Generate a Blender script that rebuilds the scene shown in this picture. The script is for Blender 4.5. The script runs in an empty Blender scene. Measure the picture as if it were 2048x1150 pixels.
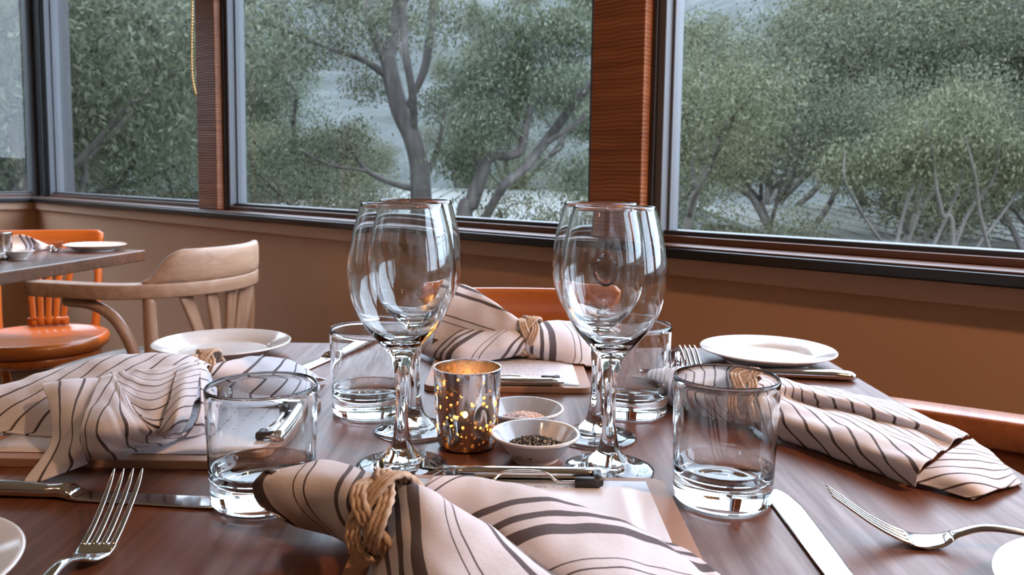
import bpy, math, random
import numpy as np
from mathutils import Vector, Matrix

S = bpy.context.scene
COL = S.collection
TZ = 0.74                                   # table top above the floor
# ------------------------------------------------------------------ camera
F, PITCH, ROLL, CY, EYE = 1631.647, 0.091728, 0.013496, 501.745, 0.238204
_fw = np.array([0, math.cos(PITCH), -math.sin(PITCH)])
_u0 = np.array([0, math.sin(PITCH), math.cos(PITCH)])
_r0 = np.array([1.0, 0, 0])
_rt = _r0 * math.cos(ROLL) + _u0 * math.sin(ROLL)
_up = -_r0 * math.sin(ROLL) + _u0 * math.cos(ROLL)
CAM = np.array([0, 0, TZ + EYE])
cd = bpy.data.cameras.new('camera'); cam = bpy.data.objects.new('camera', cd); COL.objects.link(cam)
cd.sensor_width = 36.0; cd.lens = F / 2048 * 36; cd.shift_y = (CY - 575) / 2048
cd.clip_start = 0.02; cd.clip_end = 2000
cd.dof.use_dof = True; cd.dof.focus_distance = 0.66; cd.dof.aperture_fstop = 17.0
m = Matrix.Identity(4)
for i in range(3):
    m[i][0], m[i][1], m[i][2], m[i][3] = _rt[i], _up[i], -_fw[i], CAM[i]
cam.matrix_world = m
S.camera = cam
# ------------------------------------------------------------------ sky and exposure
SKY = 10.2
w = bpy.data.worlds.new('overcast_dusk'); S.world = w; w.use_nodes = True
bg = w.node_tree.nodes['Background']; bg.inputs[0].default_value = (0.70, 0.81, 1.0, 1); bg.inputs[1].default_value = SKY
S.view_settings.view_transform = 'Standard'; S.view_settings.look = 'None'
S.view_settings.gamma = 1.0; S.view_settings.use_curve_mapping = False
S.view_settings.exposure = 0.0
S.cycles.time_limit = 1000; S.cycles.max_bounces = 24; S.cycles.diffuse_bounces = 3; S.cycles.glossy_bounces = 4; S.cycles.transmission_bounces = 22; S.cycles.transparent_max_bounces = 12
WARM = (1.0, 0.58, 0.33)

# ------------------------------------------------------------------ pixel to place helpers (real distances)
def ray(u, v):
    return _fw + _rt * (u - 1024) / F - _up * (v - CY) / F
def A(u, v, z=0.0):                         # point at height z above the table top
    q = ray(u, v); t = (z - EYE) / q[2]
    return CAM + q * t
def D(u, v, d):                             # point at distance d in front of the camera
    q = ray(u, v); return CAM + q * d / q[1]
TH = 0.72745888                             # direction of the long window wall
AX = np.array([math.cos(TH), -math.sin(TH), 0]); NX = np.array([math.sin(TH), math.cos(TH), 0])
def W(a, n, z):                             # wall frame: a along the long wall, n outwards, z above the floor
    return AX * a + NX * n + np.array([0, 0, z])

# ------------------------------------------------------------------ mesh helpers
def mk(name, V, Fc, mat, parent=None, org=(0, 0, 0), smooth=True, uv=None, kind=None):
    V = np.asarray(V, dtype=np.float64) - np.asarray(org, dtype=np.float64)
    me = bpy.data.meshes.new(name)
    me.from_pydata(V.tolist(), [], [list(map(int, f)) for f in Fc])
    if uv is not None:
        l = me.uv_layers.new(name='uv')
        idx = np.empty(len(me.loops), dtype=np.int32); me.loops.foreach_get('vertex_index', idx)
        l.data.foreach_set('uv', np.asarray(uv, dtype=np.float32)[idx].ravel())
    if smooth: me.polygons.foreach_set('use_smooth', [True] * len(me.polygons))
    me.materials.append(mat); me.update()
    o = bpy.data.objects.new(name, me); COL.objects.link(o)
    if parent is not None: o.parent = parent
    else: o.location = org
    if kind: o['kind'] = kind
    return o
def quads(name, C, mat, parent=None, org=(0, 0, 0), kind=None):   # C: (n,4,3) loose quads
    n = len(C); me = bpy.data.meshes.new(name)
    V = (C - np.asarray(org)).reshape(-1, 3)
    me.vertices.add(n * 4); me.vertices.foreach_set('co', V.astype(np.float32).ravel())
    me.loops.add(n * 4); me.loops.foreach_set('vertex_index', np.arange(n * 4, dtype=np.int32))
    me.polygons.add(n); me.polygons.foreach_set('loop_start', np.arange(0, n * 4, 4, dtype=np.int32))
    me.update(calc_edges=True); me.materials.append(mat)
    o = bpy.data.objects.new(name, me); COL.objects.link(o)
    if parent is not None: o.parent = parent
    else: o.location = org
    if kind: o['kind'] = kind
    return o
def tag(o, label, cat, group=None):
    o['label'] = label; o['category'] = cat
    if group: o['group'] = group
    return o
def thing(name, label, cat, loc=(0, 0, 0), rz=0.0, group=None):
    o = bpy.data.objects.new(name, None); COL.objects.link(o); o.empty_display_size = 0.05
    o.location = loc; o.rotation_euler = (0, 0, rz)
    return tag(o, label, cat, group)
def struct(o): o['kind'] = 'structure'; return o
def copy_tree(o, parent=None):
    c = o.copy(); COL.objects.link(c); c.parent = parent
    for ch in list(o.children): copy_tree(ch, c)
    return c
def bevel(o, w, seg=2):
    b = o.modifiers.new('edge', 'BEVEL'); b.width = w; b.segments = seg; b.limit_method = 'ANGLE'; b.harden_normals = False
    return o
BF = [(0, 3, 2, 1), (4, 5, 6, 7), (0, 1, 5, 4), (1, 2, 6, 5), (2, 3, 7, 6), (3, 0, 4, 7)]
def box(name, a, b, mat, parent=None, org=(0, 0, 0), bev=0.0):
    x0, y0, z0 = a; x1, y1, z1 = b
    V = [(x0, y0, z0), (x1, y0, z0), (x1, y1, z0), (x0, y1, z0), (x0, y0, z1), (x1, y0, z1), (x1, y1, z1), (x0, y1, z1)]
    o = mk(name, V, BF, mat, parent, org, smooth=False)
    if bev: bevel(o, bev)
    return o
def wbox(name, a0, a1, n0, n1, z0, z1, mat, parent=None, bev=0.0):
    c = [(a0, n0), (a1, n0), (a1, n1), (a0, n1)]
    V = [W(a, n, z0) for a, n in c] + [W(a, n, z1) for a, n in c]
    F2 = [tuple(reversed(f)) for f in BF]
    o = mk(name, V, F2, mat, parent, smooth=False)
    if bev: bevel(o, bev)
    return o
def lathe(prof, seg=64, dimple=None):
    """closed profile of (r, z): returns verts, faces; ends on the axis are fanned"""
    V, rows = [], []
    for r, z in prof:
        if r < 1e-6: rows.append([len(V)]); V.append((0, 0, z)); continue
        row = []
        for k in range(seg):
            t = 2 * math.pi * k / seg
            rr = r + (dimple(r, t, z) if dimple else 0)
            row.append(len(V)); V.append((rr * math.cos(t), rr * math.sin(t), z))
        rows.append(row)
    Fc = []
    for i in range(len(rows) - 1):
        p, q = rows[i], rows[i + 1]
        for k in range(seg):
            k2 = (k + 1) % seg
            if len(p) == 1 and len(q) == 1: continue
            if len(p) == 1: Fc.append((p[0], q[k2], q[k]))
            elif len(q) == 1: Fc.append((p[k], p[k2], q[0]))
            else: Fc.append((p[k], p[k2], q[k2], q[k]))
    return V, Fc
def cr(P, n, closed=False):
    """Catmull-Rom through points, n samples in total"""
    P = np.asarray(P, dtype=float); k = len(P)
    if closed:
        t = np.linspace(0, k, n, endpoint=False); i = np.floor(t).astype(int); f = (t - i)[:, None]
        p0, p1, p2, p3 = P[(i - 1) % k], P[i % k], P[(i + 1) % k], P[(i + 2) % k]
    else:
        E = np.vstack([2 * P[0] - P[1], P, 2 * P[-1] - P[-2]])
        t = np.linspace(0, k - 1, n); i = np.minimum(np.floor(t).astype(int), k - 2); f = (t - i)[:, None]
        p0, p1, p2, p3 = E[i], E[i + 1], E[i + 2], E[i + 3]
    return 0.5 * ((2 * p1) + (-p0 + p2) * f + (2 * p0 - 5 * p1 + 4 * p2 - p3) * f * f + (-p0 + 3 * p1 - 3 * p2 + p3) * f ** 3)
def tube(path, rad, seg=8, closed=False, lobes=0, twist=0.0, lobe_amp=0.2):
    path = np.asarray(path, dtype=float); n = len(path)
    rad = np.full(n, rad) if np.isscalar(rad) else np.asarray(rad, dtype=float)
    T = np.gradient(path, axis=0) if not closed else np.roll(path, -1, 0) - np.roll(path, 1, 0)
    T /= np.linalg.norm(T, axis=1)[:, None] + 1e-12
    ref = np.array([0, 0, 1.0]) if abs(T[0][2]) < 0.9 else np.array([1.0, 0, 0])
    V = []; u = np.cross(T[0], ref); u /= np.linalg.norm(u); s = 0.0
    for i in range(n):
        u = u - T[i] * np.dot(u, T[i]); u /= np.linalg.norm(u) + 1e-12
        v = np.cross(T[i], u)
        if i: s += np.linalg.norm(path[i] - path[i - 1])
        for k in range(seg):
            a = 2 * math.pi * k / seg
            r = rad[i] * (1 + lobe_amp * math.cos(lobes * (a - twist * s))) if lobes else rad[i]
            V.append(path[i] + r * (math.cos(a) * u + math.sin(a) * v))
    Fc = []
    m_ = n if closed else n - 1
    for i in range(m_):
        j = (i + 1) % n
        for k in range(seg):
            k2 = (k + 1) % seg
            Fc.append((i * seg + k, i * seg + k2, j * seg + k2, j * seg + k))
    if not closed:
        Fc.append(tuple(range(seg - 1, -1, -1))); Fc.append(tuple((n - 1) * seg + k for k in range(seg)))
    return V, Fc
def join(parts):
    V, Fc = [], []
    for v, f in parts:
        o = len(V); V.extend(list(map(tuple, v))); Fc.extend([tuple(i + o for i in q) for q in f])
    return V, Fc
def ribbon(path, wid, thk, across, seg=12, power=2.6):
    """superellipse section swept along a path; across = direction of the width"""
    path = np.asarray(path, dtype=float); n = len(path); across = np.asarray(across, dtype=float)
    T = np.gradient(path, axis=0); T /= np.linalg.norm(T, axis=1)[:, None]
    wid = np.full(n, wid) if np.isscalar(wid) else np.asarray(wid); thk = np.full(n, thk) if np.isscalar(thk) else np.asarray(thk)
    V = []
    for i in range(n):
        a = across if across.ndim == 1 else across[i]
        a = a - T[i] * np.dot(a, T[i]); a = a / np.linalg.norm(a); b = np.cross(T[i], a)
        for k in range(seg):
            t = 2 * math.pi * k / seg; c, s = math.cos(t), math.sin(t)
            x = math.copysign(abs(c) ** (2 / power), c); y = math.copysign(abs(s) ** (2 / power), s)
            V.append(path[i] + a * x * wid[i] / 2 + b * y * thk[i] / 2)
    Fc = []
    for i in range(n - 1):
        for k in range(seg):
            k2 = (k + 1) % seg
            Fc.append((i * seg + k, i * seg + k2, (i + 1) * seg + k2, (i + 1) * seg + k))
    Fc.append(tuple(range(seg - 1, -1, -1))); Fc.append(tuple((n - 1) * seg + k for k in range(seg)))
    return V, Fc

# ------------------------------------------------------------------ materials
class N:
    def __init__(s, name):
        s.m = bpy.data.materials.new(name); s.m.use_nodes = True; s.t = s.m.node_tree; s.b = s.t.nodes['Principled BSDF']
        s.out = s.t.nodes['Material Output']
    def n(s, typ, **kw):
        x = s.t.nodes.new(typ)
        for k, v in kw.items():
            if k.startswith('_'): setattr(x, k[1:], v)
            else:
                inp = x.inputs[int(k[1:])] if k[0] == 'i' and k[1:].isdigit() else x.inputs[k.replace('__', ' ')]
                if hasattr(v, 'is_linked') or isinstance(v, bpy.types.NodeSocket): s.t.links.new(v, inp)
                else: inp.default_value = v
        return x
    def l(s, a, b): s.t.links.new(a, b)
    def coord(s, kind='Object', scale=(1, 1, 1), rot=(0, 0, 0)):
        tc = s.n('ShaderNodeTexCoord'); mp = s.n('ShaderNodeMapping'); s.l(tc.outputs[kind], mp.inputs[0])
        mp.inputs['Scale'].default_value = scale; mp.inputs['Rotation'].default_value = rot
        return mp.outputs[0]
    def ramp(s, fac, stops, interp='LINEAR'):
        r = s.n('ShaderNodeValToRGB'); s.l(fac, r.inputs[0]); e = r.color_ramp; e.interpolation = interp
        while len(e.elements) < len(stops): e.elements.new(0.5)
        for x, (p, c) in zip(e.elements, stops): x.position = p; x.color = (*c, 1) if len(c) == 3 else c
        return r.outputs[0]
    def noise(s, vec, scale, detail=4, rough=0.55, dist=0.0):
        x = s.n('ShaderNodeTexNoise', Scale=scale, Detail=detail, Roughness=rough, Distortion=dist); s.l(vec, x.inputs['Vector']); return x.outputs[0]
    def bump(s, h, strength, dist=0.001):
        b = s.n('ShaderNodeBump', Strength=strength, Distance=dist); s.l(h, b.inputs['Height']); s.l(b.outputs[0], s.b.inputs['Normal'])
    def math(s, op, a, b=0.0, c=None):
        x = s.n('ShaderNodeMath', _operation=op)
        for i, v in enumerate((a, b) if c is None else (a, b, c)):
            if isinstance(v, bpy.types.NodeSocket): s.l(v, x.inputs[i])
            else: x.inputs[i].default_value = v
        return x.outputs[0]
    def mix(s, f, a, b):
        x = s.n('ShaderNodeMix', _data_type='RGBA')
        for i, v in ((0, f), (6, a), (7, b)):
            if isinstance(v, bpy.types.NodeSocket): s.l(v, x.inputs[i])
            else: x.inputs[i].default_value = v if i == 0 else (*v, 1)
        return x.outputs[2]
    def set(s, **kw):
        for k, v in kw.items():
            i = s.b.inputs[k.replace('__', ' ')]
            if isinstance(v, bpy.types.NodeSocket): s.l(v, i)
            elif isinstance(v, tuple) and len(v) == 3 and i.type == 'RGBA': i.default_value = (*v, 1)
            else: i.default_value = v
        return s
def plain(name, col, rough=0.5, metal=0.0, spec=0.5, var=0.12, vs=6.0, bump=0.0, bs=60.0):
    x = N(name); c = x.coord()
    n_ = x.noise(c, vs, 5)
    x.set(Base__Color=x.mix(n_, tuple(v * (1 - var) for v in col), tuple(min(1, v * (1 + var)) for v in col)), Roughness=rough, Metallic=metal, Specular__IOR__Level=spec)
    if bump: x.bump(x.noise(c, bs, 4), bump, 0.002)
    return x.m
def wood(name, dark, mid, light, axis='y', scale=1.0, rough=0.35, coat=0.0, bump=0.15, spec=0.5):
    x = N(name); st = {'x': (3, 60, 60), 'y': (60, 3, 60), 'z': (60, 60, 3)}[axis]
    c = x.coord(scale=tuple(v * scale for v in st)); g = x.noise(c, 1.0, 6, 0.62, 0.6)
    c2 = x.coord(scale=tuple((4 if v == 60 else 0.8) * scale for v in st)); g2 = x.noise(c2, 1.3, 3, 0.5, 1.2)
    f = x.math('ADD', x.math('MULTIPLY', g, 0.62), x.math('MULTIPLY', g2, 0.38))
    x.set(Base__Color=x.ramp(f, [(0.32, dark), (0.5, mid), (0.68, light)]), Roughness=x.ramp(g, [(0.3, (rough + .1,) * 3), (0.7, (max(rough - .07, .05),) * 3)]), Specular__IOR__Level=spec)
    if coat: x.set(Coat__Weight=coat, Coat__Roughness=0.12)
    x.bump(g, bump, 0.0006)
    return x.m

M = {}
M['table'] = wood('table_wood', (0.075, 0.024, 0.011), (0.125, 0.044, 0.021), (0.18, 0.070, 0.035), 'y', 1.6, 0.38, 0.0, 0.10, 0.33)
M['table2'] = wood('table_wood_second', (0.05, 0.022, 0.013), (0.10, 0.046, 0.026), (0.16, 0.078, 0.045), 'x', 1.0, 0.34, 0.25, 0.12)
M['oak'] = wood('worn_light_wood', (0.36, 0.205, 0.125), (0.48, 0.30, 0.20), (0.58, 0.40, 0.28), 'x', 0.8, 0.42, 0.1, 0.1)
M['oakz'] = wood('worn_light_wood_upright', (0.32, 0.18, 0.11), (0.43, 0.26, 0.17), (0.53, 0.36, 0.25), 'z', 0.8, 0.42, 0.1, 0.1)
M['orange'] = wood('orange_stained_wood', (0.34, 0.085, 0.014), (0.46, 0.125, 0.02), (0.56, 0.17, 0.03), 'x', 0.7, 0.3, 0.25, 0.05)
M['orangez'] = wood('orange_stained_wood_upright', (0.34, 0.085, 0.014), (0.46, 0.125, 0.02), (0.56, 0.17, 0.03), 'z', 0.7, 0.3, 0.25, 0.05)
M['redwood'] = wood('red_brown_wood', (0.26, 0.085, 0.032), (0.38, 0.135, 0.055), (0.50, 0.20, 0.09), 'x', 0.7, 0.36, 0.15, 0.05)
M['seatwood'] = wood('worn_seat_wood', (0.12, 0.065, 0.036), (0.19, 0.11, 0.064), (0.27, 0.17, 0.10), 'x', 0.7, 0.45, 0.0, 0.05)
M['wall'] = plain('tan_wall_paint', (0.56, 0.335, 0.205), 0.75, var=0.04, bump=0.08, bs=90)
M['trim'] = plain('tan_trim_paint', (0.58, 0.37, 0.25), 0.55, var=0.04)
M['black'] = plain('black_sill_paint', (0.012, 0.011, 0.011), 0.3, var=0.2)
M['ledge'] = plain('brown_ledge_paint', (0.12, 0.052, 0.030), 0.30, var=0.2)
M['alu'] = plain('grey_window_metal', (0.105, 0.11, 0.125), 0.45, metal=0.0, var=0.08)
M['darkalu'] = plain('dark_window_metal', (0.03, 0.03, 0.034), 0.4, var=0.1)
M['ceiling'] = plain('ceiling_paint', (0.55, 0.45, 0.36), 0.8, var=0.03)
M['floor'] = wood('floor_boards', (0.06, 0.03, 0.016), (0.10, 0.05, 0.026), (0.15, 0.08, 0.042), 'y', 0.4, 0.4, 0, 0.1)
# wood post: rough-sawn, ridged across
x = N('ridged_post_wood'); c = x.coord('Object', (3, 3, 60)); g = x.noise(c, 1.0, 5, 0.6, 0.4); c2 = x.coord('Object', (2, 2, 9)); g2 = x.noise(c2, 1.5, 3)
wv = x.n('ShaderNodeTexWave', _wave_type='BANDS', _bands_direction='Z', Scale=34.0, Distortion=5.0, Detail=2.0); wv.inputs['Detail Scale'].default_value = 0.35; x.l(x.coord('Object', (1, 1, 1)), wv.inputs['Vector'])
f = x.math('ADD', x.math('ADD', x.math('MULTIPLY', g, 0.55), x.math('MULTIPLY', g2, 0.30)), x.math('MULTIPLY', wv.outputs['Fac'], 0.15))
x.set(Base__Color=x.ramp(f, [(0.22, (0.10, 0.028, 0.008)), (0.5, (0.30, 0.098, 0.032)), (0.74, (0.46, 0.18, 0.066))]), Roughness=0.45); x.bump(x.math('ADD', g, x.math('MULTIPLY', wv.outputs['Fac'], 0.45)), 0.6, 0.003); M['post'] = x.m
# window pane
x = N('window_glass'); geo = x.n('ShaderNodeNewGeometry'); fr = x.n('ShaderNodeFresnel'); x.l(x.math('ADD', 1.45, x.math('MULTIPLY', geo.outputs['Backfacing'], 1 / 1.45 - 1.45)), fr.inputs[0]); tr = x.n('ShaderNodeBsdfTransparent', Color=(0.93, 0.95, 0.95, 1)); gl = x.n('ShaderNodeBsdfGlossy', Roughness=0.0)
mx = x.n('ShaderNodeMixShader'); x.l(fr.outputs[0], mx.inputs[0]); x.l(tr.outputs[0], mx.inputs[1]); x.l(gl.outputs[0], mx.inputs[2]); x.l(mx.outputs[0], x.out.inputs[0]); M['pane'] = x.m
x = N('drinking_glass'); g = x.n('ShaderNodeBsdfGlass', IOR=1.5, Roughness=0.0, Color=(0.985, 0.995, 0.995, 1)); x.l(g.outputs[0], x.out.inputs[0]); M['glass'] = x.m
M['china'] = N('white_china').set(Base__Color=(0.64, 0.61, 0.60), Roughness=0.12, Specular__IOR__Level=0.6).m
x = N('polished_steel'); x.set(Base__Color=(0.72, 0.71, 0.70), Metallic=1.0, Roughness=0.14); M['steel'] = x.m
x = N('clip_steel'); x.set(Base__Color=(0.80, 0.77, 0.72), Metallic=1.0, Roughness=0.18); M['clip'] = x.m
M['rubber'] = plain('black_rubber', (0.02, 0.02, 0.022), 0.4, var=0.2)
M['board'] = plain('brown_hardboard', (0.36, 0.19, 0.115), 0.5, var=0.1, vs=80)
M['boardedge'] = M['board']
M['bead'] = N('brass_beads').set(Base__Color=(0.75, 0.42, 0.14), Metallic=0.6, Roughness=0.35).m
M['chain'] = N('pale_cord').set(Base__Color=(0.5, 0.5, 0.5), Roughness=0.6).m
# paper with a faint printed list
x = N('menu_paper'); c = x.coord('UV'); sp = x.n('ShaderNodeSeparateXYZ'); x.l(c, sp.inputs[0])
row = x.math('FRACT', x.math('MULTIPLY', sp.outputs[1], 14.0)); ink = x.math('LESS_THAN', row, 0.22)
wd = x.noise(x.coord('UV', (26, 14, 1)), 1.0, 2); word = x.math('GREATER_THAN', wd, 0.52)
rown = x.n('ShaderNodeTexWhiteNoise', _noise_dimensions='1D'); x.l(x.math('FLOOR', x.math('MULTIPLY', sp.outputs[1], 14.0)), rown.inputs['W'])
ins = x.math('MULTIPLY', x.math('GREATER_THAN', sp.outputs[0], 0.2), x.math('LESS_THAN', sp.outputs[0], x.math('ADD', 0.45, x.math('MULTIPLY', rown.outputs[0], 0.4))))
f = x.math('MULTIPLY', x.math('MULTIPLY', ink, word), x.math('MULTIPLY', ins, 0.55))
x.set(Base__Color=x.mix(f, (0.66, 0.64, 0.68), (0.12, 0.11, 0.13)), Roughness=0.35); M['paper'] = x.m
# striped cloth: stripe coordinate in metres in uv.x
def cloth(name, period, bands):
    x = N(name); tc = x.n('ShaderNodeTexCoord'); sp = x.n('ShaderNodeSeparateXYZ'); x.l(tc.outputs['UV'], sp.inputs[0])
    wob = x.math('MULTIPLY', x.math('SUBTRACT', x.noise(tc.outputs['UV'], 60.0, 2), 0.5), 0.0009)
    u = x.math('ADD', sp.outputs[0], wob)
    fr = x.math('FRACT', x.math('DIVIDE', u, period))
    st = [(0.0, (0, 0, 0))]
    for a, b in bands: st += [(a / period, (1, 1, 1)), (b / period, (0, 0, 0))]
    k = x.ramp(fr, st[1:] if bands[0][0] == 0 else st, 'CONSTANT')
    # the weave lets pale threads show in the stripes
    w1 = x.math('SINE', x.math('MULTIPLY', sp.outputs[1], 4200.0)); w2 = x.math('SINE', x.math('MULTIPLY', sp.outputs[0], 4200.0))
    weave = x.math('MULTIPLY', w1, w2)
    kk = x.math('MULTIPLY', k, x.math('ADD', 0.93, x.math('MULTIPLY', weave, 0.07)))
    soft = x.noise(x.coord('Object', (40, 40, 40)), 1.0, 4)
    base = x.mix(soft, (0.62, 0.585, 0.62), (0.71, 0.675, 0.71))
    x.set(Base__Color=x.mix(kk, base, (0.055, 0.036, 0.040)), Roughness=0.9, Specular__IOR__Level=0.15, Sheen__Weight=0.15)
    h = x.math('ADD', x.math('MULTIPLY', weave, 0.25), x.math('MULTIPLY', x.noise(x.coord('Object', (260, 260, 260)), 1.0, 3), 1.2))
    x.bump(h, 0.35, 0.0008)
    return x.m
M['cloth_group'] = cloth('striped_cloth_grouped', 0.090, [(0.006, 0.0073), (0.014, 0.0153), (0.041, 0.0455), (0.0535, 0.0585), (0.065, 0.0735)])
M['cloth_even'] = cloth('striped_cloth_even', 0.0192, [(0.007, 0.0094)])
M['cloth_close'] = cloth('striped_cloth_close', 0.0130, [(0.005, 0.0070)])
x = N('jute_rope'); n_ = x.noise(x.coord('Object', (180, 180, 180)), 1.0, 4)
x.set(Base__Color=x.ramp(n_, [(0.3, (0.44, 0.31, 0.22)), (0.7, (0.62, 0.48, 0.37))]), Roughness=0.85, Specular__IOR__Level=0.2); x.bump(n_, 0.5, 0.0008); M['rope'] = x.m
M['pepper'] = None
x = N('cracked_pepper'); g = x.n('ShaderNodeNewGeometry'); x.set(Base__Color=x.ramp(g.outputs['Random Per Island'], [(0.0, (0.012, 0.010, 0.010)), (0.55, (0.05, 0.035, 0.025)), (0.8, (0.30, 0.22, 0.14)), (1.0, (0.5, 0.4, 0.28))]), Roughness=0.7); M['pepper'] = x.m
x = N('pink_salt'); g = x.n('ShaderNodeNewGeometry'); x.set(Base__Color=x.ramp(g.outputs['Random Per Island'], [(0.0, (0.88, 0.56, 0.47)), (0.6, (0.92, 0.74, 0.67)), (1.0, (0.94, 0.88, 0.85))]), Roughness=0.4); M['salt'] = x.m
M['wax'] = N('white_wax').set(Base__Color=(0.85, 0.76, 0.62), Roughness=0.5, Subsurface__Weight=0.3, Subsurface__Radius=(0.02, 0.01, 0.005)).m
M['tin'] = N('tin_cup').set(Base__Color=(0.8, 0.8, 0.8), Metallic=1.0, Roughness=0.3).m
x = N('candle_flame'); e = x.n('ShaderNodeEmission', Color=(1.0, 0.50, 0.13, 1), Strength=520.0); x.l(e.outputs[0], x.out.inputs[0]); M['flame'] = x.m
# silvered votive glass with clear flecks
x = N('mercury_glass'); c = x.coord('Object'); vo = x.n('ShaderNodeTexVoronoi', Scale=330.0, Randomness=1.0); x.l(c, vo.inputs['Vector'])
rnd = x.n('ShaderNodeSeparateColor'); x.l(vo.outputs['Color'], rnd.inputs[0])
size = x.math('MULTIPLY', x.math('POWER', rnd.outputs[0], 2.0), 0.62)
spot = x.math('LESS_THAN', vo.outputs['Distance'], size)
patch_ = x.math('GREATER_THAN', x.noise(x.coord('Object', (60, 60, 45)), 1.0, 3), 0.44)
vo2 = x.n('ShaderNodeTexVoronoi', Scale=120.0); x.l(x.coord('Object', (1, 1, 0.8)), vo2.inputs['Vector']); r2 = x.n('ShaderNodeSeparateColor'); x.l(vo2.outputs['Color'], r2.inputs[0])
big = x.math('LESS_THAN', vo2.outputs['Distance'], x.math('MULTIPLY', x.math('POWER', r2.outputs[0], 3.0), 0.40))
hole = x.math('MINIMUM', x.math('ADD', x.math('MULTIPLY', spot, patch_), x.math('MULTIPLY', big, patch_)), 1.0)
x.set(Base__Color=(0.64, 0.59, 0.58), Metallic=1.0, Roughness=0.15)
tr = x.n('ShaderNodeBsdfTransparent', Color=(1.0, 0.80, 0.55, 1)); tl = x.n('ShaderNodeBsdfTranslucent', Color=(1.0, 0.75, 0.5, 1)); m1 = x.n('ShaderNodeMixShader'); m1.inputs[0].default_value = 0.6
x.l(tr.outputs[0], m1.inputs[1]); x.l(tl.outputs[0], m1.inputs[2])
ms = x.n('ShaderNodeMixShader'); x.l(hole, ms.inputs[0]); x.l(x.b.outputs[0], ms.inputs[1]); x.l(m1.outputs[0], ms.inputs[2]); x.l(ms.outputs[0], x.out.inputs[0]); M['mercury'] = x.m
# outdoors
def leafmat(name, stops):
    x = N(name); g = x.n('ShaderNodeNewGeometry'); col = x.ramp(g.outputs['Random Per Island'], stops)
    x.set(Base__Color=col, Roughness=0.6, Specular__IOR__Level=0.12)
    tl = x.n('ShaderNodeBsdfTranslucent'); x.l(col, tl.inputs[0]); ms = x.n('ShaderNodeMixShader'); ms.inputs[0].default_value = 0.3
    x.l(x.b.outputs[0], ms.inputs[1]); x.l(tl.outputs[0], ms.inputs[2]); x.l(ms.outputs[0], x.out.inputs[0]); return x.m
M['leaf_a'] = leafmat('gum_leaves_grey_green', [(0.0, (0.03, 0.036, 0.02)), (0.5, (0.066, 0.073, 0.045)), (1.0, (0.135, 0.14, 0.095))])
M['leaf_b'] = leafmat('gum_leaves_olive', [(0.0, (0.034, 0.039, 0.019)), (0.5, (0.074, 0.08, 0.043)), (1.0, (0.15, 0.15, 0.092))])
M['leaf_c'] = leafmat('gum_leaves_blue_green', [(0.0, (0.0307, 0.0394, 0.0218)), (0.5, (0.0613, 0.0744, 0.0438)), (1.0, (0.1225, 0.1335, 0.0876))])
x = N('gum_bark'); n_ = x.noise(x.coord('Object', (9, 9, 1.6)), 1.0, 5); x.set(Base__Color=x.ramp(n_, [(0.35, (0.0223, 0.0170, 0.0146)), (0.7, (0.0648, 0.0547, 0.0486))]), Roughness=0.85); x.bump(n_, 0.5, 0.03); M['bark'] = x.m
x = N('pale_bark'); n_ = x.noise(x.coord('Object', (6, 6, 1.2)), 1.0, 5); x.set(Base__Color=x.ramp(n_, [(0.35, (0.0315, 0.0252, 0.0198)), (0.7, (0.0810, 0.0684, 0.0576))]), Roughness=0.8); M['palebark'] = x.m
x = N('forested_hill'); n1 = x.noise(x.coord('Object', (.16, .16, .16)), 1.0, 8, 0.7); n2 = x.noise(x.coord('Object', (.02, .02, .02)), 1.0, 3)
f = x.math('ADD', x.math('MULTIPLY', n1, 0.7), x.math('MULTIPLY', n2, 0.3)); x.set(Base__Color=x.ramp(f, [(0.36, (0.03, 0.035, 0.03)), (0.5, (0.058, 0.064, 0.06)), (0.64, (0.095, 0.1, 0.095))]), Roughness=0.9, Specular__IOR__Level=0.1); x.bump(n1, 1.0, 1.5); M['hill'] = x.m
M['ground'] = plain('dry_grass_ground', (0.0960, 0.1020, 0.0540), 0.9, var=0.35, vs=0.6)
M['roof'] = plain('pale_green_roof_metal', (0.0468, 0.0486, 0.0378), 0.6, var=0.06)
M['roofwall'] = plain('pale_cladding', (0.0504, 0.0504, 0.0414), 0.7, var=0.06)
M['teal'] = plain('teal_cladding', (0.20, 0.30, 0.30), 0.6, var=0.06)
M['lens'] = N('lamp_lens').set(Base__Color=(1, 0.8, 0.6), Emission__Color=(*WARM, 1.0), Emission__Strength=18.0).m
M['lamptrim'] = plain('white_lamp_trim', (0.7, 0.68, 0.65), 0.4, var=0.02)

# ================================================================== the room
A0, A1, N0 = -4.6, 4.5, -4.8
HEAD, CEIL = 2.2, 2.62
BLK0, BLK1, LEDGE, GB = TZ + 0.073, TZ + 0.094, TZ + 0.099, TZ + 0.124
fl = struct(wbox('floor', A0 - 0.25, A1 + 0.2, N0 - 0.2, 1.72, -0.1, 0.0, M['floor']))
struct(wbox('ceiling', A0 - 0.25, A1 + 0.2, N0 - 0.2, 1.75, CEIL, CEIL + 0.1, M['ceiling']))
struct(wbox('wall_front', A0, A1, 1.5, 1.72, 0, BLK0, M['wall']))
struct(wbox('wall_front_head', A0, A1, 1.5, 1.72, HEAD, CEIL, M['wall']))
struct(wbox('wall_left', A0 - 0.22, A0, N0, 1.72, 0, BLK0, M['wall']))
struct(wbox('wall_left_head', A0 - 0.22, A0, N0, 1.72, HEAD, CEIL, M['wall']))
struct(wbox('wall_right', A1, A1 + 0.2, N0, 1.72, 0, CEIL, M['wall']))
struct(wbox('wall_back', A0 - 0.2, A1 + 0.2, N0 - 0.2, N0, 0, CEIL, M['wall']))
struct(wbox('trim_1', A0 + 0.015, A1, 1.484, 1.5, TZ + 0.036, BLK0, M['trim'], bev=0.002))
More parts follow.
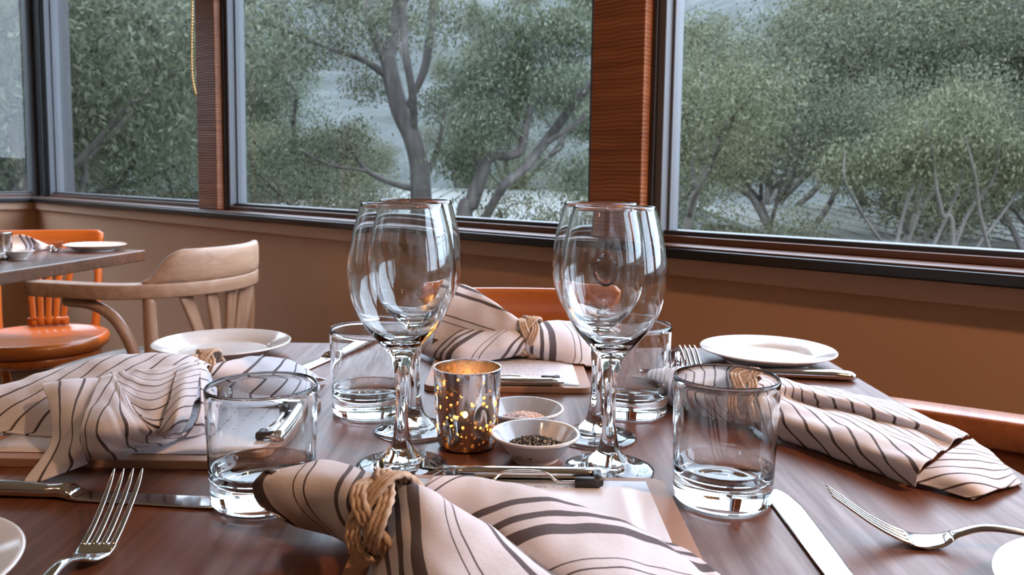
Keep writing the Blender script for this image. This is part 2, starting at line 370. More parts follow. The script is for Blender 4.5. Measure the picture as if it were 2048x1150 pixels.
struct(wbox('trim_2', A0 + 0.03, A1, 1.468, 1.62, BLK0, BLK1, M['black'], bev=0.003))
struct(wbox('trim_3', A0 + 0.03, A1, 1.476, 1.66, BLK1, LEDGE, M['ledge'], bev=0.002))
struct(wbox('trim_4', A0, A0 + 0.015, N0, 1.484, TZ + 0.036, BLK0, M['trim'], bev=0.002))
struct(wbox('trim_5', A0 - 0.12, A0 + 0.03, N0, 1.5, BLK0, BLK1, M['black'], bev=0.003))
struct(wbox('trim_6', A0 - 0.16, A0 + 0.024, N0, 1.5, BLK1, LEDGE, M['ledge'], bev=0.002))
# corner mullion
struct(wbox('trim_7', A0 - 0.13, A0 + 0.02, 1.53, 1.68, LEDGE, HEAD, M['darkalu'], bev=0.003))
# ridged wooden posts along the long wall
P0, PS, PW = -2.938, 1.823, 0.139
posts = []
for j in range(4):
    a = P0 + PS * j
    o = wbox('trim_%d' % (8 + j), a, a + PW, 1.515, 1.62, LEDGE, HEAD, M['post'], bev=0.003)
    struct(o); posts.append((a, a + PW))
    if j < 2: o['label'] = ['ridged brown timber post beside the hanging bead cord', 'wide ridged brown timber post behind the wine glasses'][j]
wn = 0
def window(a0, a1, along=True):
    """metal framed sash between a0 and a1 (along the long wall, or along the side wall)"""
    global wn
    wn += 1
    e = bpy.data.objects.new('window_%d' % wn, None); COL.objects.link(e); struct(e)
    def b(name, p0, p1, d0, d1, z0, z1, mat, bev=0.002):
        if along: return wbox(name, p0, p1, 1.5 + d0, 1.5 + d1, z0, z1, mat, e, bev)
        return wbox(name, A0 - d1, A0 - d0, p0, p1, z0, z1, mat, e, bev)
    b('frame_jamb', a0, a0 + 0.012, 0.042, 0.115, LEDGE, HEAD, M['darkalu'])
    b('frame_jamb', a0 + 0.012, a0 + 0.030, 0.05, 0.115, LEDGE, HEAD, M['alu'])
    b('frame_jamb', a0 + 0.030, a0 + 0.036, 0.078, 0.115, LEDGE, HEAD, M['alu'])
    b('frame_jamb', a1 - 0.030, a1, 0.05, 0.115, LEDGE, HEAD, M['alu'])
    b('frame_rail', a0 + 0.030, a1 - 0.03, 0.05, 0.066, LEDGE, GB - 0.010, M['ledge'])
    b('frame_rail', a0 + 0.030, a1 - 0.03, 0.066, 0.115, LEDGE, GB, M['darkalu'])
    b('frame_rail', a0 + 0.030, a1 - 0.03, 0.05, 0.115, HEAD - 0.03, HEAD, M['alu'])
    b('pane', a0 + 0.034, a1 - 0.028, 0.092, 0.097, GB - 0.004, HEAD - 0.028, M['pane'], 0)
    return e
window(A0 + 0.022, posts[0][0])
for j in range(3): window(posts[j][1], posts[j + 1][0])
window(posts[3][1], A1)
sidep = [1.53, -0.30, -2.12, -3.94]
for j in range(3):
    window(sidep[j + 1] + (0.07 if j < 3 else 0), sidep[j] - (0.0 if j == 0 else 0.07), along=False)
for j in (1, 2, 3):
    struct(wbox('trim_%d' % (12 + j), A0 - 0.12, A0 - 0.015, sidep[j] - 0.07, sidep[j] + 0.07, LEDGE, HEAD, M['post'], bev=0.003))
struct(wbox('wall_left_end', A0 - 0.2, A0, N0, sidep[3] - 0.07, LEDGE, HEAD, M['wall']))

# ------------------------------------------------------------------ ceiling lamps (warm)
def downlight(x, y, power, label, size=1.9, blend=0.6, aim=None):
    t = thing('ceiling_downlight', label, 'lamp', (x, y, CEIL), 0, 'warm ceiling downlights')
    V, Fc = lathe([(0.0, -0.004), (0.045, -0.004), (0.05, -0.012), (0.065, -0.012), (0.07, -0.004), (0.07, 0.0), (0.0, 0.0)], 32)
    mk('trim_ring', V, Fc, M['lamptrim'], t)
    V, Fc = lathe([(0.0, -0.0075), (0.044, -0.0065), (0.044, -0.0045), (0.0, -0.0045)], 24)
    mk('lens', V, Fc, M['lens'], t)
    ld = bpy.data.lights.new('downlight_bulb', 'SPOT'); ld.energy = power; ld.color = WARM; ld.spot_size = size; ld.spot_blend = blend; ld.shadow_soft_size = 0.05
    lo = bpy.data.objects.new('downlight_bulb', ld); COL.objects.link(lo); lo.location = (x, y, CEIL - 0.03)
    if aim is not None:
        d = Vector(aim) - lo.location; lo.rotation_euler = d.to_track_quat('-Z', 'Y').to_euler()
downlight(-0.55, -0.35, 12, 'warm ceiling downlight behind the viewer over the near table edge')
downlight(1.5, -0.35, 205, 'warm ceiling downlight nearest the long window wall', 1.35, 0.7, (0.78, 1.35, 0.5))
downlight(-2.1, 0.3, 45, 'warm ceiling downlight in front of the second table')
downlight(-0.4, 2.15, 260, 'warm ceiling downlight shining on the orange chair of the further table', 0.46, 0.5, (-1.52, 2.66, 0.60))
downlight(-0.4, -2.2, 125, 'warm ceiling downlight deep inside the room')
downlight(-2.6, -1.6, 125, 'warm ceiling downlight near the side windows')

# ================================================================== furniture
def table(name, label, loc, rz, mat, sx=0.875):
    t = thing(name, label, 'table', loc, rz)
    h = sx / 2
    o = box('table_top', (-h, -h, TZ - 0.032), (h, h, TZ), mat, t); bevel(o, 0.003, 3)
    V, Fc = lathe([(0.0, 0.05), (0.045, 0.05), (0.045, TZ - 0.06), (0.0, TZ - 0.06)], 24); mk('pedestal', V, Fc, M['black'], t)
    V, Fc = lathe([(0.0, 0.0), (0.25, 0.0), (0.25, 0.015), (0.06, 0.05), (0.0, 0.05)], 40); mk('foot_plate', V, Fc, M['black'], t)
    box('support_frame', (-0.2, -0.2, TZ - 0.06), (0.2, 0.2, TZ - 0.032), M['black'], t, bev=0.004)
    return t
TX, TY = 0.423 - 0.4375, 1.136 - 0.4375
table('dining_table', 'dark brown square table in front, set with four wine glasses', (TX, TY, 0), 0, M['table'])
T2 = np.array([-1.6, 2.08, 0]); R2 = math.radians(-7.8)
table('dining_table', 'dark brown table further back, beside the pale armchair', tuple(T2), R2, M['table2'])

def urail(n=64, tip=-0.16, rx=0.25, ry=0.22):
    pts = [(rx, tip, 0), (rx, tip * 0.5, 0)]
    for k in range(17):
        a = math.pi * k / 16; pts.append((rx * math.cos(a), ry * math.sin(a), 0))
    pts += [(-rx, tip * 0.5, 0), (-rx, tip, 0)]
    return cr(pts, n)
def captains_chair(label, loc, rz, mh, mv, armz=0.708, group=None):
    t = thing('armchair', label, 'chair', loc, rz, group)
    p = urail(80); p[:, 2] = armz - 0.018
    wd = np.full(80, 0.05); wd[0] = wd[-1] = 0.044
    V, Fc = ribbon(p, np.full(80, 0.036), wd, (0, 0, 1), 20, 9.0)
    mk('arm_rail', V, Fc, mh, t)
    # crest standing on the back of the rail, scooped ends
    n = 41; pc = []; hh = []
    for k in range(n):
        f = k / (n - 1); a = math.radians(33 + 114 * f)
        e = min(f, 1 - f) / 0.20; h = 0.082 * (1 if e >= 1 else (0.10 + 0.90 * (3 * e * e - 2 * e ** 3)))
        pc.append((0.252 * math.cos(a), 0.222 * math.sin(a), armz + h / 2 - 0.002)); hh.append(h)
    pc = np.array(pc); hh = np.array(hh)
    lean = (hh / 0.082)[:, None] * np.stack([pc[:, 0], pc[:, 1], pc[:, 2] * 0], 1) * 0.05
    V, Fc = ribbon(pc + lean, hh, np.full(n, 0.026), (0, 0, 1), 14, 4.0)
    mk('crest', V, Fc, mh, t)
    # seat: rounded square, dished
    V = []; Fc = []; m_ = 48
    def ring(s, z): 
        b = len(V)
        for k in range(m_):
            a = 2 * math.pi * k / m_; c, q = math.cos(a), math.sin(a)
            V.append((math.copysign(abs(c) ** 0.62, c) * 0.225 * s, math.copysign(abs(q) ** 0.62, q) * 0.235 * s - 0.02, z))
        return b
    rs = [ring(0.86, 0.425), ring(0.98, 0.43), ring(1.0, 0.445), ring(0.985, 0.46), ring(0.93, 0.462), ring(0.90, 0.457), ring(0.5, 0.452)]
    for i in range(len(rs) - 1):
        for k in range(m_): k2 = (k + 1) % m_; Fc.append((rs[i] + k, rs[i] + k2, rs[i + 1] + k2, rs[i + 1] + k))
    Fc.append(tuple(rs[0] + k for k in range(m_ - 1, -1, -1))); Fc.append(tuple(rs[-1] + k for k in range(m_)))
    mk('seat', V, Fc, M['seatwood'], t)
    for i in range(5):                                       # fan slats
        f = (i - 2) / 2; a = math.radians(90 - 34 * f)
        b = (0.05 * f, 0.185, 0.455); e = (0.25 * math.cos(a), 0.22 * math.sin(a), armz - 0.03)
        path = cr([b, (np.array(b) * 0.55 + np.array(e) * 0.45) + np.array([0, 0.008, 0]), e], 14)
        V, Fc = ribbon(path, np.linspace(0.024, 0.046, 14), 0.011, (1, 0, 0), 10, 3.5); mk('back_slat', V, Fc, mv, t)
    for s in (-1, 1):
        path = cr([(s * 0.195, 0.135, 0.455), (s * 0.208, 0.137, 0.58), (s * 0.208, 0.135, armz - 0.03)], 12)
        V, Fc = tube(path, np.linspace(0.018, 0.015, 12), 12); mk('arm_post', V, Fc, mv, t)
        path = cr([(s * 0.215, 0.11, 0.44), (s * 0.228, 0.112, 0.52), (s * 0.238, 0.098, 0.58), (s * 0.244, 0.065, 0.632), (s * 0.247, 0.01, armz - 0.052), (s * 0.249, -0.065, armz - 0.046)], 28)
        V, Fc = tube(path, np.linspace(0.0145, 0.0125, 28), 12); mk('arm_brace', V, Fc, mv, t)
        for y0, y1 in ((-0.17, -0.21), (0.14, 0.20)):
            path = cr([(s * 0.155, y0, 0.43), (s * 0.175, (y0 + y1) / 2, 0.22), (s * 0.195, y1, 0.0)], 10)
            V, Fc = tube(path, np.linspace(0.02, 0.014, 10), 12); mk('leg', V, Fc, mv, t)
    th_ = np.linspace(0, 2 * math.pi, 40, endpoint=False)
    V, Fc = tube(np.stack([0.165 * np.cos(th_), 0.175 * np.sin(th_) - 0.01, np.full(40, 0.24)], 1), 0.009, 8, closed=True); mk('hoop_stretcher', V, Fc, mv, t)
    return t
def side_chair(label, loc, rz, mh, mv, top=0.79):
    t = thing('dining_chair', label, 'chair', loc, rz)
    V, Fc = lathe([(0.0, 0.418), (0.185, 0.418), (0.198, 0.428), (0.203, 0.445), (0.198, 0.459), (0.186, 0.462), (0.18, 0.458), (0.0, 0.452)], 48); mk('seat', V, Fc, mh, t)
    V, Fc = lathe([(0.0, 0.385), (0.165, 0.385), (0.175, 0.395), (0.175, 0.418), (0.0, 0.418)], 40); mk('seat_ring', V, Fc, mv, t)
    n = 25; px = np.linspace(-0.165, 0.165, n)
    path = np.stack([px, 0.205 + 0.028 * (1 - (px / 0.165) ** 2), np.full(n, top - 0.032)], 1)
    hh = np.where(np.abs(px) > 0.15, 0.064 - (np.abs(px) - 0.15) * 1.2, 0.064)
    V, Fc = ribbon(path, hh, 0.02, (0, 0.12, 1), 12, 5.0); mk('crest', V, Fc, mh, t)
    for s in (-1, 1):
        path = cr([(s * 0.115, 0.225, 0.0), (s * 0.13, 0.16, 0.30), (s * 0.142, 0.15, 0.46), (s * 0.15, 0.19, 0.62), (s * 0.142, 0.212, top - 0.05)], 28)
        V, Fc = tube(path, np.linspace(0.015, 0.012, 28), 12); mk('back_post', V, Fc, mv, t)
        path = cr([(s * 0.125, -0.13, 0.40), (s * 0.145, -0.155, 0.2), (s * 0.16, -0.18, 0.0)], 10)
        V, Fc = tube(path, np.linspace(0.019, 0.013, 10), 12); mk('leg', V, Fc, mv, t)
    for i in range(5):
        f = (i - 2) / 2; b = np.array([0.042 * f, 0.16, 0.46]); e = np.array([0.085 * f, 0.222, top - 0.055])
        V, Fc = ribbon(cr([b, (b + e) / 2 + np.array([-0.008 * f, 0, 0]), e], 12), np.linspace(0.018, 0.022, 12), 0.01, (1, 0, 0), 10, 3.5); mk('back_slat', V, Fc, mv, t)
    V, Fc = ribbon(np.array([(-0.06, 0.165, 0.475), (0, 0.168, 0.475), (0.06, 0.165, 0.475)]), 0.03, 0.013, (0, 0, 1), 10, 4); mk('slat_shoe', V, Fc, mv, t)
    th_ = np.linspace(0, 2 * math.pi, 40, endpoint=False)
    V, Fc = tube(np.stack([0.145 * np.cos(th_), 0.15 * np.sin(th_), np.full(40, 0.24)], 1), 0.008, 8, closed=True); mk('hoop_stretcher', V, Fc, mv, t)
    return t
captains_chair('pale worn wooden armchair with curved rail, at the further table', (-0.939, 2.154, 0), math.radians(-104.5), M['oak'], M['oakz'], 0.712)
captains_chair('red-brown wooden armchair tucked under the right table edge', (0.470, 0.715, 0), math.radians(-120.7), M['redwood'], M['redwood'], 0.7045)
side_chair('orange wooden chair with round seat and slatted back behind the further table', (-1.485, 2.53, 0), math.radians(20), M['orange'], M['orangez'], 0.776)
side_chair('orange wooden chair whose curved backrest shows behind the far napkin', (0.02, 1.12, 0), 0.0, M['orange'], M['orangez'], 0.792)

# ================================================================== things on the table
def TZp(x, y, z=0.0): return (x, y, TZ + z)
def split_lathe(prof, seg, cuts, names, mat, parent):
    """one closed glass surface shared out over parts by height"""
    V, Fc = lathe(prof, seg); V = np.array(V)
    zc = np.array([V[list(f)][:, 2].mean() for f in Fc])
    lo = -1e9
    for nm, hi in zip(names, list(cuts) + [1e9]):
        sel = [f for f, z in zip(Fc, zc) if lo <= z < hi]; lo = hi
        used = sorted({i for f in sel for i in f}); mp = {i: k for k, i in enumerate(used)}
        mk(nm, V[used], [tuple(mp[i] for i in f) for f in sel], mat, parent)
# wine glasses
outer = [(0.0367, 0.0004), (0.0369, 0.0012), (0.034, 0.0026), (0.027, 0.0036), (0.020, 0.0056), (0.0145, 0.0105), (0.0096, 0.0165), (0.0070, 0.025), (0.0056, 0.036), (0.0048, 0.05), (0.0049, 0.063), (0.0058, 0.075), (0.0072, 0.084), (0.0090, 0.090),
         (0.0118, 0.0955), (0.0200, 0.1045), (0.0310, 0.118), (0.0396, 0.136), (0.0428, 0.155), (0.0425, 0.168), (0.0400, 0.185), (0.0365, 0.200), (0.0326, 0.2146)]
inner = [(0.0320, 0.2146), (0.0359, 0.200), (0.0394, 0.185), (0.04185, 0.168), (0.0421, 0.155), (0.0388, 0.1362), (0.0301, 0.1186), (0.0188, 0.1072), (0.0105, 0.1030), (0.004, 0.1018)]
po = cr(np.array(outer), 88); pi_ = cr(np.array(inner), 44)
prof = [(0.0, 0.0008)] + [tuple(p) for p in po] + [(0.0322, 0.2150)] + [tuple(p) for p in pi_] + [(0.0, 0.1016)]
wine = None
for k, ((x_, y_), lab) in enumerate([((-0.0881, 0.650), 'tall clear wine glass nearest the rope ring of the front napkin'), ((0.0811, 0.6483), 'tall clear wine glass in front beside the white pepper bowl'),
                               ((-0.0887, 0.743), 'tall clear wine glass directly behind the front one at the silvered votive'), ((0.0791, 0.7313), 'tall clear wine glass standing just behind the one by the pepper bowl')]):
    if k == 0:
        wine = thing('wine_glass', lab, 'wine glass', TZp(x_, y_, 0.0004), 0, 'wine glasses in the middle of the table')
        split_lathe(prof, 72, [0.0105, 0.0955], ['foot', 'stem', 'bowl'], M['glass'], wine); o = wine
    else:
        o = copy_tree(wine); o.location = TZp(x_, y_, 0.0004); o['label'] = lab
# tumblers
def tumbler(x_, y_, H, R, Rb, lab):
    th = 0.0011; fl_ = 0.016
    out = [(Rb - 0.006, 0.0006), (Rb - 0.0025, 0.0008), (Rb - 0.0005, 0.0028), (Rb, 0.006), (Rb + (R - Rb) * 0.35, H * 0.35), (Rb + (R - Rb) * 0.7, H * 0.7), (R, H - 0.0009)]
    inn = [(R - 0.0004, H), (R - th + 0.0003, H), (R - th, H - 0.001), (Rb + (R - Rb) * 0.7 - th, H * 0.7), (Rb + (R - Rb) * 0.35 - th, H * 0.35), (Rb - th * 1.6, fl_ + 0.010), (Rb - 0.0065, fl_ + 0.0025), (Rb - 0.014, fl_ - 0.0006), (Rb - 0.026, fl_ - 0.002)]
    p = [(0.0, 0.0018)] + [(0.012, 0.0016), (Rb - 0.012, 0.0012)] + [tuple(q) for q in cr(np.array(out), 36)] + [tuple(q) for q in cr(np.array(inn), 44)] + [(0.0, fl_ - 0.0022)]
    V, Fc = lathe(p, 80)
    o = mk('tumbler', V, Fc, M['glass']); o.location = TZp(x_, y_, 0.0004)
    return tag(o, lab, 'tumbler', 'short water tumblers on the front table')
tumbler(-0.1796, 0.5778, 0.0846, 0.0396, 0.0368, 'short clear tumbler in front with a clipboard clip seen through it')
tumbler(0.1592, 0.5899, 0.0925, 0.0385, 0.0360, 'short clear tumbler in front with a knife tip at its foot')
tumbler(-0.1407, 0.8026, 0.0846, 0.0396, 0.0368, 'short clear tumbler behind, next to the knife at the far table edge')
tumbler(0.1233, 0.8132, 0.0900, 0.0385, 0.0360, 'short clear tumbler behind, with candlelight sparkling in its thick base')
# plates
pl = [(0.0, 0.0035), (0.030, 0.0035), (0.046, 0.0030), (0.0475, 0.0), (0.0515, 0.0), (0.0525, 0.0035), (0.060, 0.0065), (0.072, 0.0125), (0.0835, 0.0170), (0.0858, 0.0180), (0.0862, 0.0192), (0.0850, 0.0200), (0.0825, 0.0196), (0.072, 0.0160), (0.0625, 0.0115), (0.0575, 0.0085), (0.053, 0.0070), (0.040, 0.0064), (0.0, 0.0062)]
V, Fc = lathe([pl[0]] + [tuple(q) for q in cr(np.array(pl[1:-1]), 90)] + [pl[-1]], 96)
plate0 = None
def plate(loc, lab, grp):
    global plate0
    if plate0 is None:
        o = plate0 = mk('side_plate', V, Fc, M['china'])
    else:
        o = plate0.copy(); COL.objects.link(o)
    o.location = loc; tag(o, lab, 'plate', grp); return o
G = 'white side plates'
plate(TZp(0.3345, 1.0474), 'white side plate by the red-brown armchair at the far table corner', G)
plate(TZp(-0.3745, 1.044), 'white side plate with warm lamp glints behind the napkin in front of the pale armchair', G)
plate(TZp(-0.359, 0.420), 'white side plate cut off at the bottom corner below the fork and knife', G)
plate(TZp(0.353, 0.409), 'white side plate cut off at the bottom corner below the upturned fork', G)
p2 = T2 + np.array([math.cos(R2) * 0.325 - math.sin(R2) * 0.345, math.sin(R2) * 0.325 + math.cos(R2) * 0.345, TZ])
plate((-1.240, 2.415, TZ), 'white side plate on the corner of the further table', G)
# small bowls
bw = [(0.0, 0.0026), (0.0165, 0.0024), (0.0172, 0.0), (0.0194, 0.0), (0.0202, 0.003), (0.0235, 0.0065), (0.0300, 0.0145), (0.0345, 0.0195), (0.0366, 0.0202), (0.0376, 0.0213), (0.0377, 0.0228), (0.0364, 0.0233), (0.0345, 0.0222), (0.0300, 0.0165), (0.0235, 0.0090), (0.0180, 0.0060), (0.0, 0.0054)]
BV, BFc = lathe([bw[0]] + [tuple(q) for q in cr(np.array(bw[1:-1]), 70)] + [bw[-1]], 72)
bowl0 = None
def bowl(loc, lab):
    global bowl0
    if bowl0 is None: o = bowl0 = mk('condiment_bowl', BV, BFc, M['china'])
    else: o = bowl0.copy(); COL.objects.link(o)
    o.location = loc; return tag(o, lab, 'bowl', 'small white condiment bowls')
bowl(TZp(0.0217, 0.6719), 'small white bowl holding cracked black pepper')
bowl(TZp(0.0129, 0.7466), 'small white bowl holding pink salt behind the pepper')
bowl((-1.345, 2.085, TZ), 'small white bowl at the picture edge on the further table')
bowl((-1.312, 2.160, TZ), 'small white bowl beside the striped napkin on the further table')
def grains(name, loc, n, r, h, size, mat, seed, lab, cat):
    rg = random.Random(seed); parts = []
    for i in range(n):
        q = r * math.sqrt(rg.random()); a = rg.random() * 6.283
        x_, y_ = q * math.cos(a), q * math.sin(a)
        top = h * (1 - (q / r) ** 2) + 0.0008 * rg.random() + 0.0040 * (q / r) ** 2
        z = 0.0062 + top * (0.35 + 0.65 * rg.random())
        s_ = size * (0.6 + 0.8 * rg.random()); ax = [s_ * (0.6 + 0.7 * rg.random()) for _ in range(3)]
        R_ = Matrix.Rotation(rg.random() * 6.3, 3, Vector((rg.random() - .5, rg.random() - .5, rg.random() - .5)).normalized())
        vv = [Vector((x_, y_, z)) + R_ @ Vector((sx * ax[0], sy * ax[1], sz * ax[2])) for sx, sy, sz in ((1, 0, 0), (-1, 0, 0), (0, 1, 0), (0, -1, 0), (0, 0, 1), (0, 0, -1))]
        parts.append((vv, [(0, 2, 4), (2, 1, 4), (1, 3, 4), (3, 0, 4), (2, 0, 5), (1, 2, 5), (3, 1, 5), (0, 3, 5)]))
    V_, F_ = join(parts); o = mk(name, V_, F_, mat, smooth=False, kind='stuff'); o.location = loc
    return tag(o, lab, cat)
grains('cracked_pepper', TZp(0.0217, 0.6719), 2200, 0.0245, 0.0112, 0.0011, M['pepper'], 3, 'coarse cracked black pepper heaped in the small bowl', 'pepper')
grains('pink_salt', TZp(0.0129, 0.7466), 2000, 0.0240, 0.0100, 0.0009, M['salt'], 4, 'pale pink flaked salt heaped in the small bowl', 'salt')

# ------------------------------------------------------------------ silvered votive with tea light
def dimple(r, t, z):
    d = 0.0
    for k in range(6):
        tc = math.radians(-122 + 60 * k); zc = 0.020 if k % 2 == 0 else 0.029
        dt = (t - tc + math.pi) % (2 * math.pi) - math.pi
        q = (dt * 0.028 / 0.0062) ** 2 + ((z - zc) / 0.0125) ** 2
        if q < 1: d -= 0.0023 * (1 - q) ** 0.8
    return d * (1 if r > 0.02 else 0)
vo_ = [(0.0, 0.0008), (0.020, 0.0006), (0.0238, 0.0015), (0.0255, 0.004), (0.0262, 0.008), (0.0272, 0.022), (0.0284, 0.042), (0.0294, 0.060), (0.0299, 0.0702), (0.0296, 0.0713), (0.0288, 0.0713), (0.0284, 0.0702), (0.0280, 0.060), (0.0271, 0.042), (0.0260, 0.022), (0.0250, 0.010), (0.0235, 0.0055), (0.0, 0.0050)]
V, Fc = lathe([vo_[0]] + [tuple(q) for q in cr(np.array(vo_[1:-1]), 100)] + [vo_[-1]], 120, dimple)
CX, CYY = -0.0375, 0.7029
o = mk('votive_holder', V, Fc, M['mercury']); o.location = TZp(CX, CYY)
tag(o, 'silvered glass votive holder glowing orange through its speckles on the front table', 'candle holder')
t = thing('tea_light', 'small tea light with a burning flame inside the silvered votive', 'candle', TZp(CX, CYY, 0.0056))
V, Fc = lathe([(0.0, 0.0), (0.0185, 0.0), (0.019, 0.001), (0.019, 0.0145), (0.0186, 0.0145), (0.0184, 0.0012), (0.0, 0.0012)], 40); mk('tin_cup', V, Fc, M['tin'], t)
V, Fc = lathe([(0.0, 0.0014), (0.0182, 0.0014), (0.0182, 0.0118), (0.012, 0.0108), (0.0, 0.0104)], 40); wx = mk('wax', V, Fc, M['wax'], t)
V, Fc = tube([(0, 0, 0.010), (0.0003, 0, 0.014), (0.0008, 0, 0.0165)], 0.0006, 6); mk('wick', V, Fc, M['rubber'], wx)
V, Fc = lathe([(0.0, 0.0145), (0.002, 0.0165), (0.0033, 0.0205), (0.0030, 0.0255), (0.0016, 0.0315), (0.0, 0.0360)], 16); mk('flame', V, Fc, M['flame'], t)
t = mk('votive_holder', *lathe([vo_[0]] + [tuple(q) for q in cr(np.array(vo_[1:-1]), 40)] + [vo_[-1]], 60), M['mercury']); t.location = (-1.355, 2.150, TZ)
tag(t, 'silvered votive holder at the picture edge on the further table', 'candle holder')

# ------------------------------------------------------------------ clipboards
def rounded_board(w_, h_, r, t_):
    V_ = []; c = [(w_ / 2 - r, h_ / 2 - r, 0), (-w_ / 2 + r, h_ / 2 - r, 90), (-w_ / 2 + r, -h_ / 2 + r, 180), (w_ / 2 - r, -h_ / 2 + r, 270)]
    for x_, y_, a0 in c:
        for k in range(7):
            a = math.radians(a0 + 15 * k); V_.append((x_ + r * math.cos(a), y_ + r * math.sin(a)))
    n = len(V_); P_ = [(x_, y_, 0) for x_, y_ in V_] + [(x_, y_, t_) for x_, y_ in V_]
    F_ = [tuple(range(n - 1, -1, -1)), tuple(range(n, 2 * n))] + [(k, (k + 1) % n, n + (k + 1) % n, n + k) for k in range(n)]
    return P_, F_
def clipboard(loc, rz, w_, h_, lab, plab, t_=0.0065, half=0.062, tipx=0.040):
    """local: clip end at +y"""
    t = thing('clipboard', lab, 'clipboard', loc, rz)
    V_, F_ = rounded_board(w_, h_, 0.013, t_); o = mk('board', V_, F_, M['board'], t, smooth=False); bevel(o, 0.0008)
    e = h_ / 2
    # clip: folded steel bar along the end, wire arms with rubber tips
    bar = mk('clip_bar', *ribbon(np.array([(x_, e - 0.006, t_ + 0.0052) for x_ in np.linspace(-half, half, 9)]), 0.011, 0.0085, (0, 1, 0), 16, 2.2), M['clip'], t)
    box('clip_plate', (-half * 0.8, e - 0.020, t_), (half * 0.8, e - 0.001, t_ + 0.0012), M['clip'], bar)
    wire = [(-tipx, e - 0.022, t_ + 0.0042), (-tipx * 0.62, e - 0.022, t_ + 0.0045), (-tipx * 0.40, e - 0.016, t_ + 0.0085), (0, e - 0.015, t_ + 0.0095), (tipx * 0.40, e - 0.016, t_ + 0.0085), (tipx * 0.62, e - 0.022, t_ + 0.0045), (tipx, e - 0.022, t_ + 0.0042)]
    mk('clip_wire', *tube(cr(wire, 50), 0.0010, 8), M['clip'], bar)
    for s_ in (-1, 1):
        mk('clip_arm', *tube(cr([(s_ * (half - 0.004), e - 0.004, t_ + 0.006), (s_ * (half - 0.003), e - 0.012, t_ + 0.0055), (s_ * (half - 0.006), e - 0.022, t_ + 0.0045)], 12), 0.0011, 8), M['clip'], bar)
        q = ribbon(np.array([(s_ * (tipx - 0.002), e - 0.0225, t_ + 0.0044), (s_ * (half - 0.010), e - 0.0225, t_ + 0.0044), (s_ * (half - 0.0055), e - 0.0225, t_ + 0.0044)]), 0.0068, 0.0074, (0, 0, 1), 12, 4)
        q2 = ribbon(np.array([(s_ * (half - 0.0065), e - 0.025, t_ + 0.0050), (s_ * (half - 0.0065), e - 0.016, t_ + 0.0054), (s_ * (half - 0.0065), e - 0.0095, t_ + 0.0066)]), 0.0070, 0.0066, (1, 0, 0), 12, 4)
        mk('rubber_tip', *join([q, q2]), M['rubber'], bar)
    # menu sheet: lies under the clip, a thing of its own
    pw, ph = w_ * 0.43, h_ - 0.022
    gx, gy = np.linspace(-pw, pw, 9), np.linspace(-e + 0.012, e - 0.010, 13); V_, uv, F_ = [], [], []
    for j, y_ in enumerate(gy):
        for i, x_ in enumerate(gx):
            V_.append((x_, y_, t_ + 0.0004 + 0.0010 * abs(math.sin(3.1 * x_ / pw)) * (1 if y_ < e - 0.03 else 0))); uv.append((i / 8, j / 12))
    for j in range(12):
        for i in range(8): k = j * 9 + i; F_.append((k, k + 1, k + 10, k + 9))
    o = mk('menu_sheet', V_, F_, M['paper'], uv=uv); o.location = loc; o.rotation_euler = (0, 0, rz)
    sd = o.modifiers.new('thick', 'SOLIDIFY'); sd.thickness = 0.0003; sd.offset = 1
    tag(o, plab, 'paper')
clipboard(TZp(0.0115, 0.497), 0.0, 0.216, 0.235, 'brown clipboard under the front napkin with its clip towards the wine glasses', 'white menu sheet on the clipboard under the front napkin')
clipboard(TZp(-0.003, 0.992), math.pi, 0.186, 0.222, 'brown clipboard under the far napkin with its clip towards the votive', 'white menu sheet on the clipboard under the far napkin')
clipboard(TZp(-0.318, 0.731), math.radians(-90), 0.192, 0.250, 'brown clipboard under the napkin at the side, clip seen through a tumbler', 'white menu sheet with printed lines seen through the front tumbler', 0.0075, 0.052, 0.034)

# ------------------------------------------------------------------ cutlery
def fork(loc, rz, lab, tip=0.034):
    """local: tines point to +y, handle end at y=0"""
    t = thing('fork', lab, 'fork', loc, rz)
    cl = np.array([(0, 0.0, 0.0030), (0, 0.03, 0.0058), (0, 0.07, 0.0130), (0, 0.098, 0.0150), (0, 0.116, 0.0098), (0, 0.126, 0.0042), (0, 0.136, 0.0022)])
    pth = cr(cl, 50); ys = pth[:, 1]
    wd = np.interp(ys, [0, 0.008, 0.03, 0.075, 0.105, 0.118, 0.127, 0.136], [0.010, 0.018, 0.017, 0.0085, 0.0065, 0.0095, 0.0185, 0.0225]); th_ = np.interp(ys, [0, 0.05, 0.1, 0.118, 0.136], [0.0035, 0.0032, 0.0042, 0.0032, 0.0022])
    k = 36
    mk('handle', *ribbon(pth[:k + 1], wd[:k + 1], th_[:k + 1], (1, 0, 0), 14, 2.6), M['steel'], t)
    hp = np.vstack([pth[k:], cr([(0, 0.136, 0.0022), (0, 0.142, 0.0026), (0, 0.148, 0.0040)], 6)[1:]])
    mk('head', *ribbon(hp, np.concatenate([wd[k:], [0.023] * 5]), np.concatenate([th_[k:], [0.002] * 5]), (1, 0, 0), 14, 3.0), M['steel'], t)
    for i in range(4):
        x0 = (i - 1.5) * 0.0060; x1 = (i - 1.5) * 0.0062
        p = cr([(x0, 0.146, 0.0036), (x0, 0.158, 0.0078), (x0, 0.172, 0.0150), (x1, 0.188, 0.0255), (x1, 0.198, tip)], 18)
        mk('tine', *ribbon(p, np.concatenate([np.linspace(0.0042, 0.0030, 14), [0.0027, 0.0023, 0.0018, 0.0010]]), np.linspace(0.0021, 0.0014, 18), (1, 0, 0), 10, 2.6), M['steel'], t)
    return t
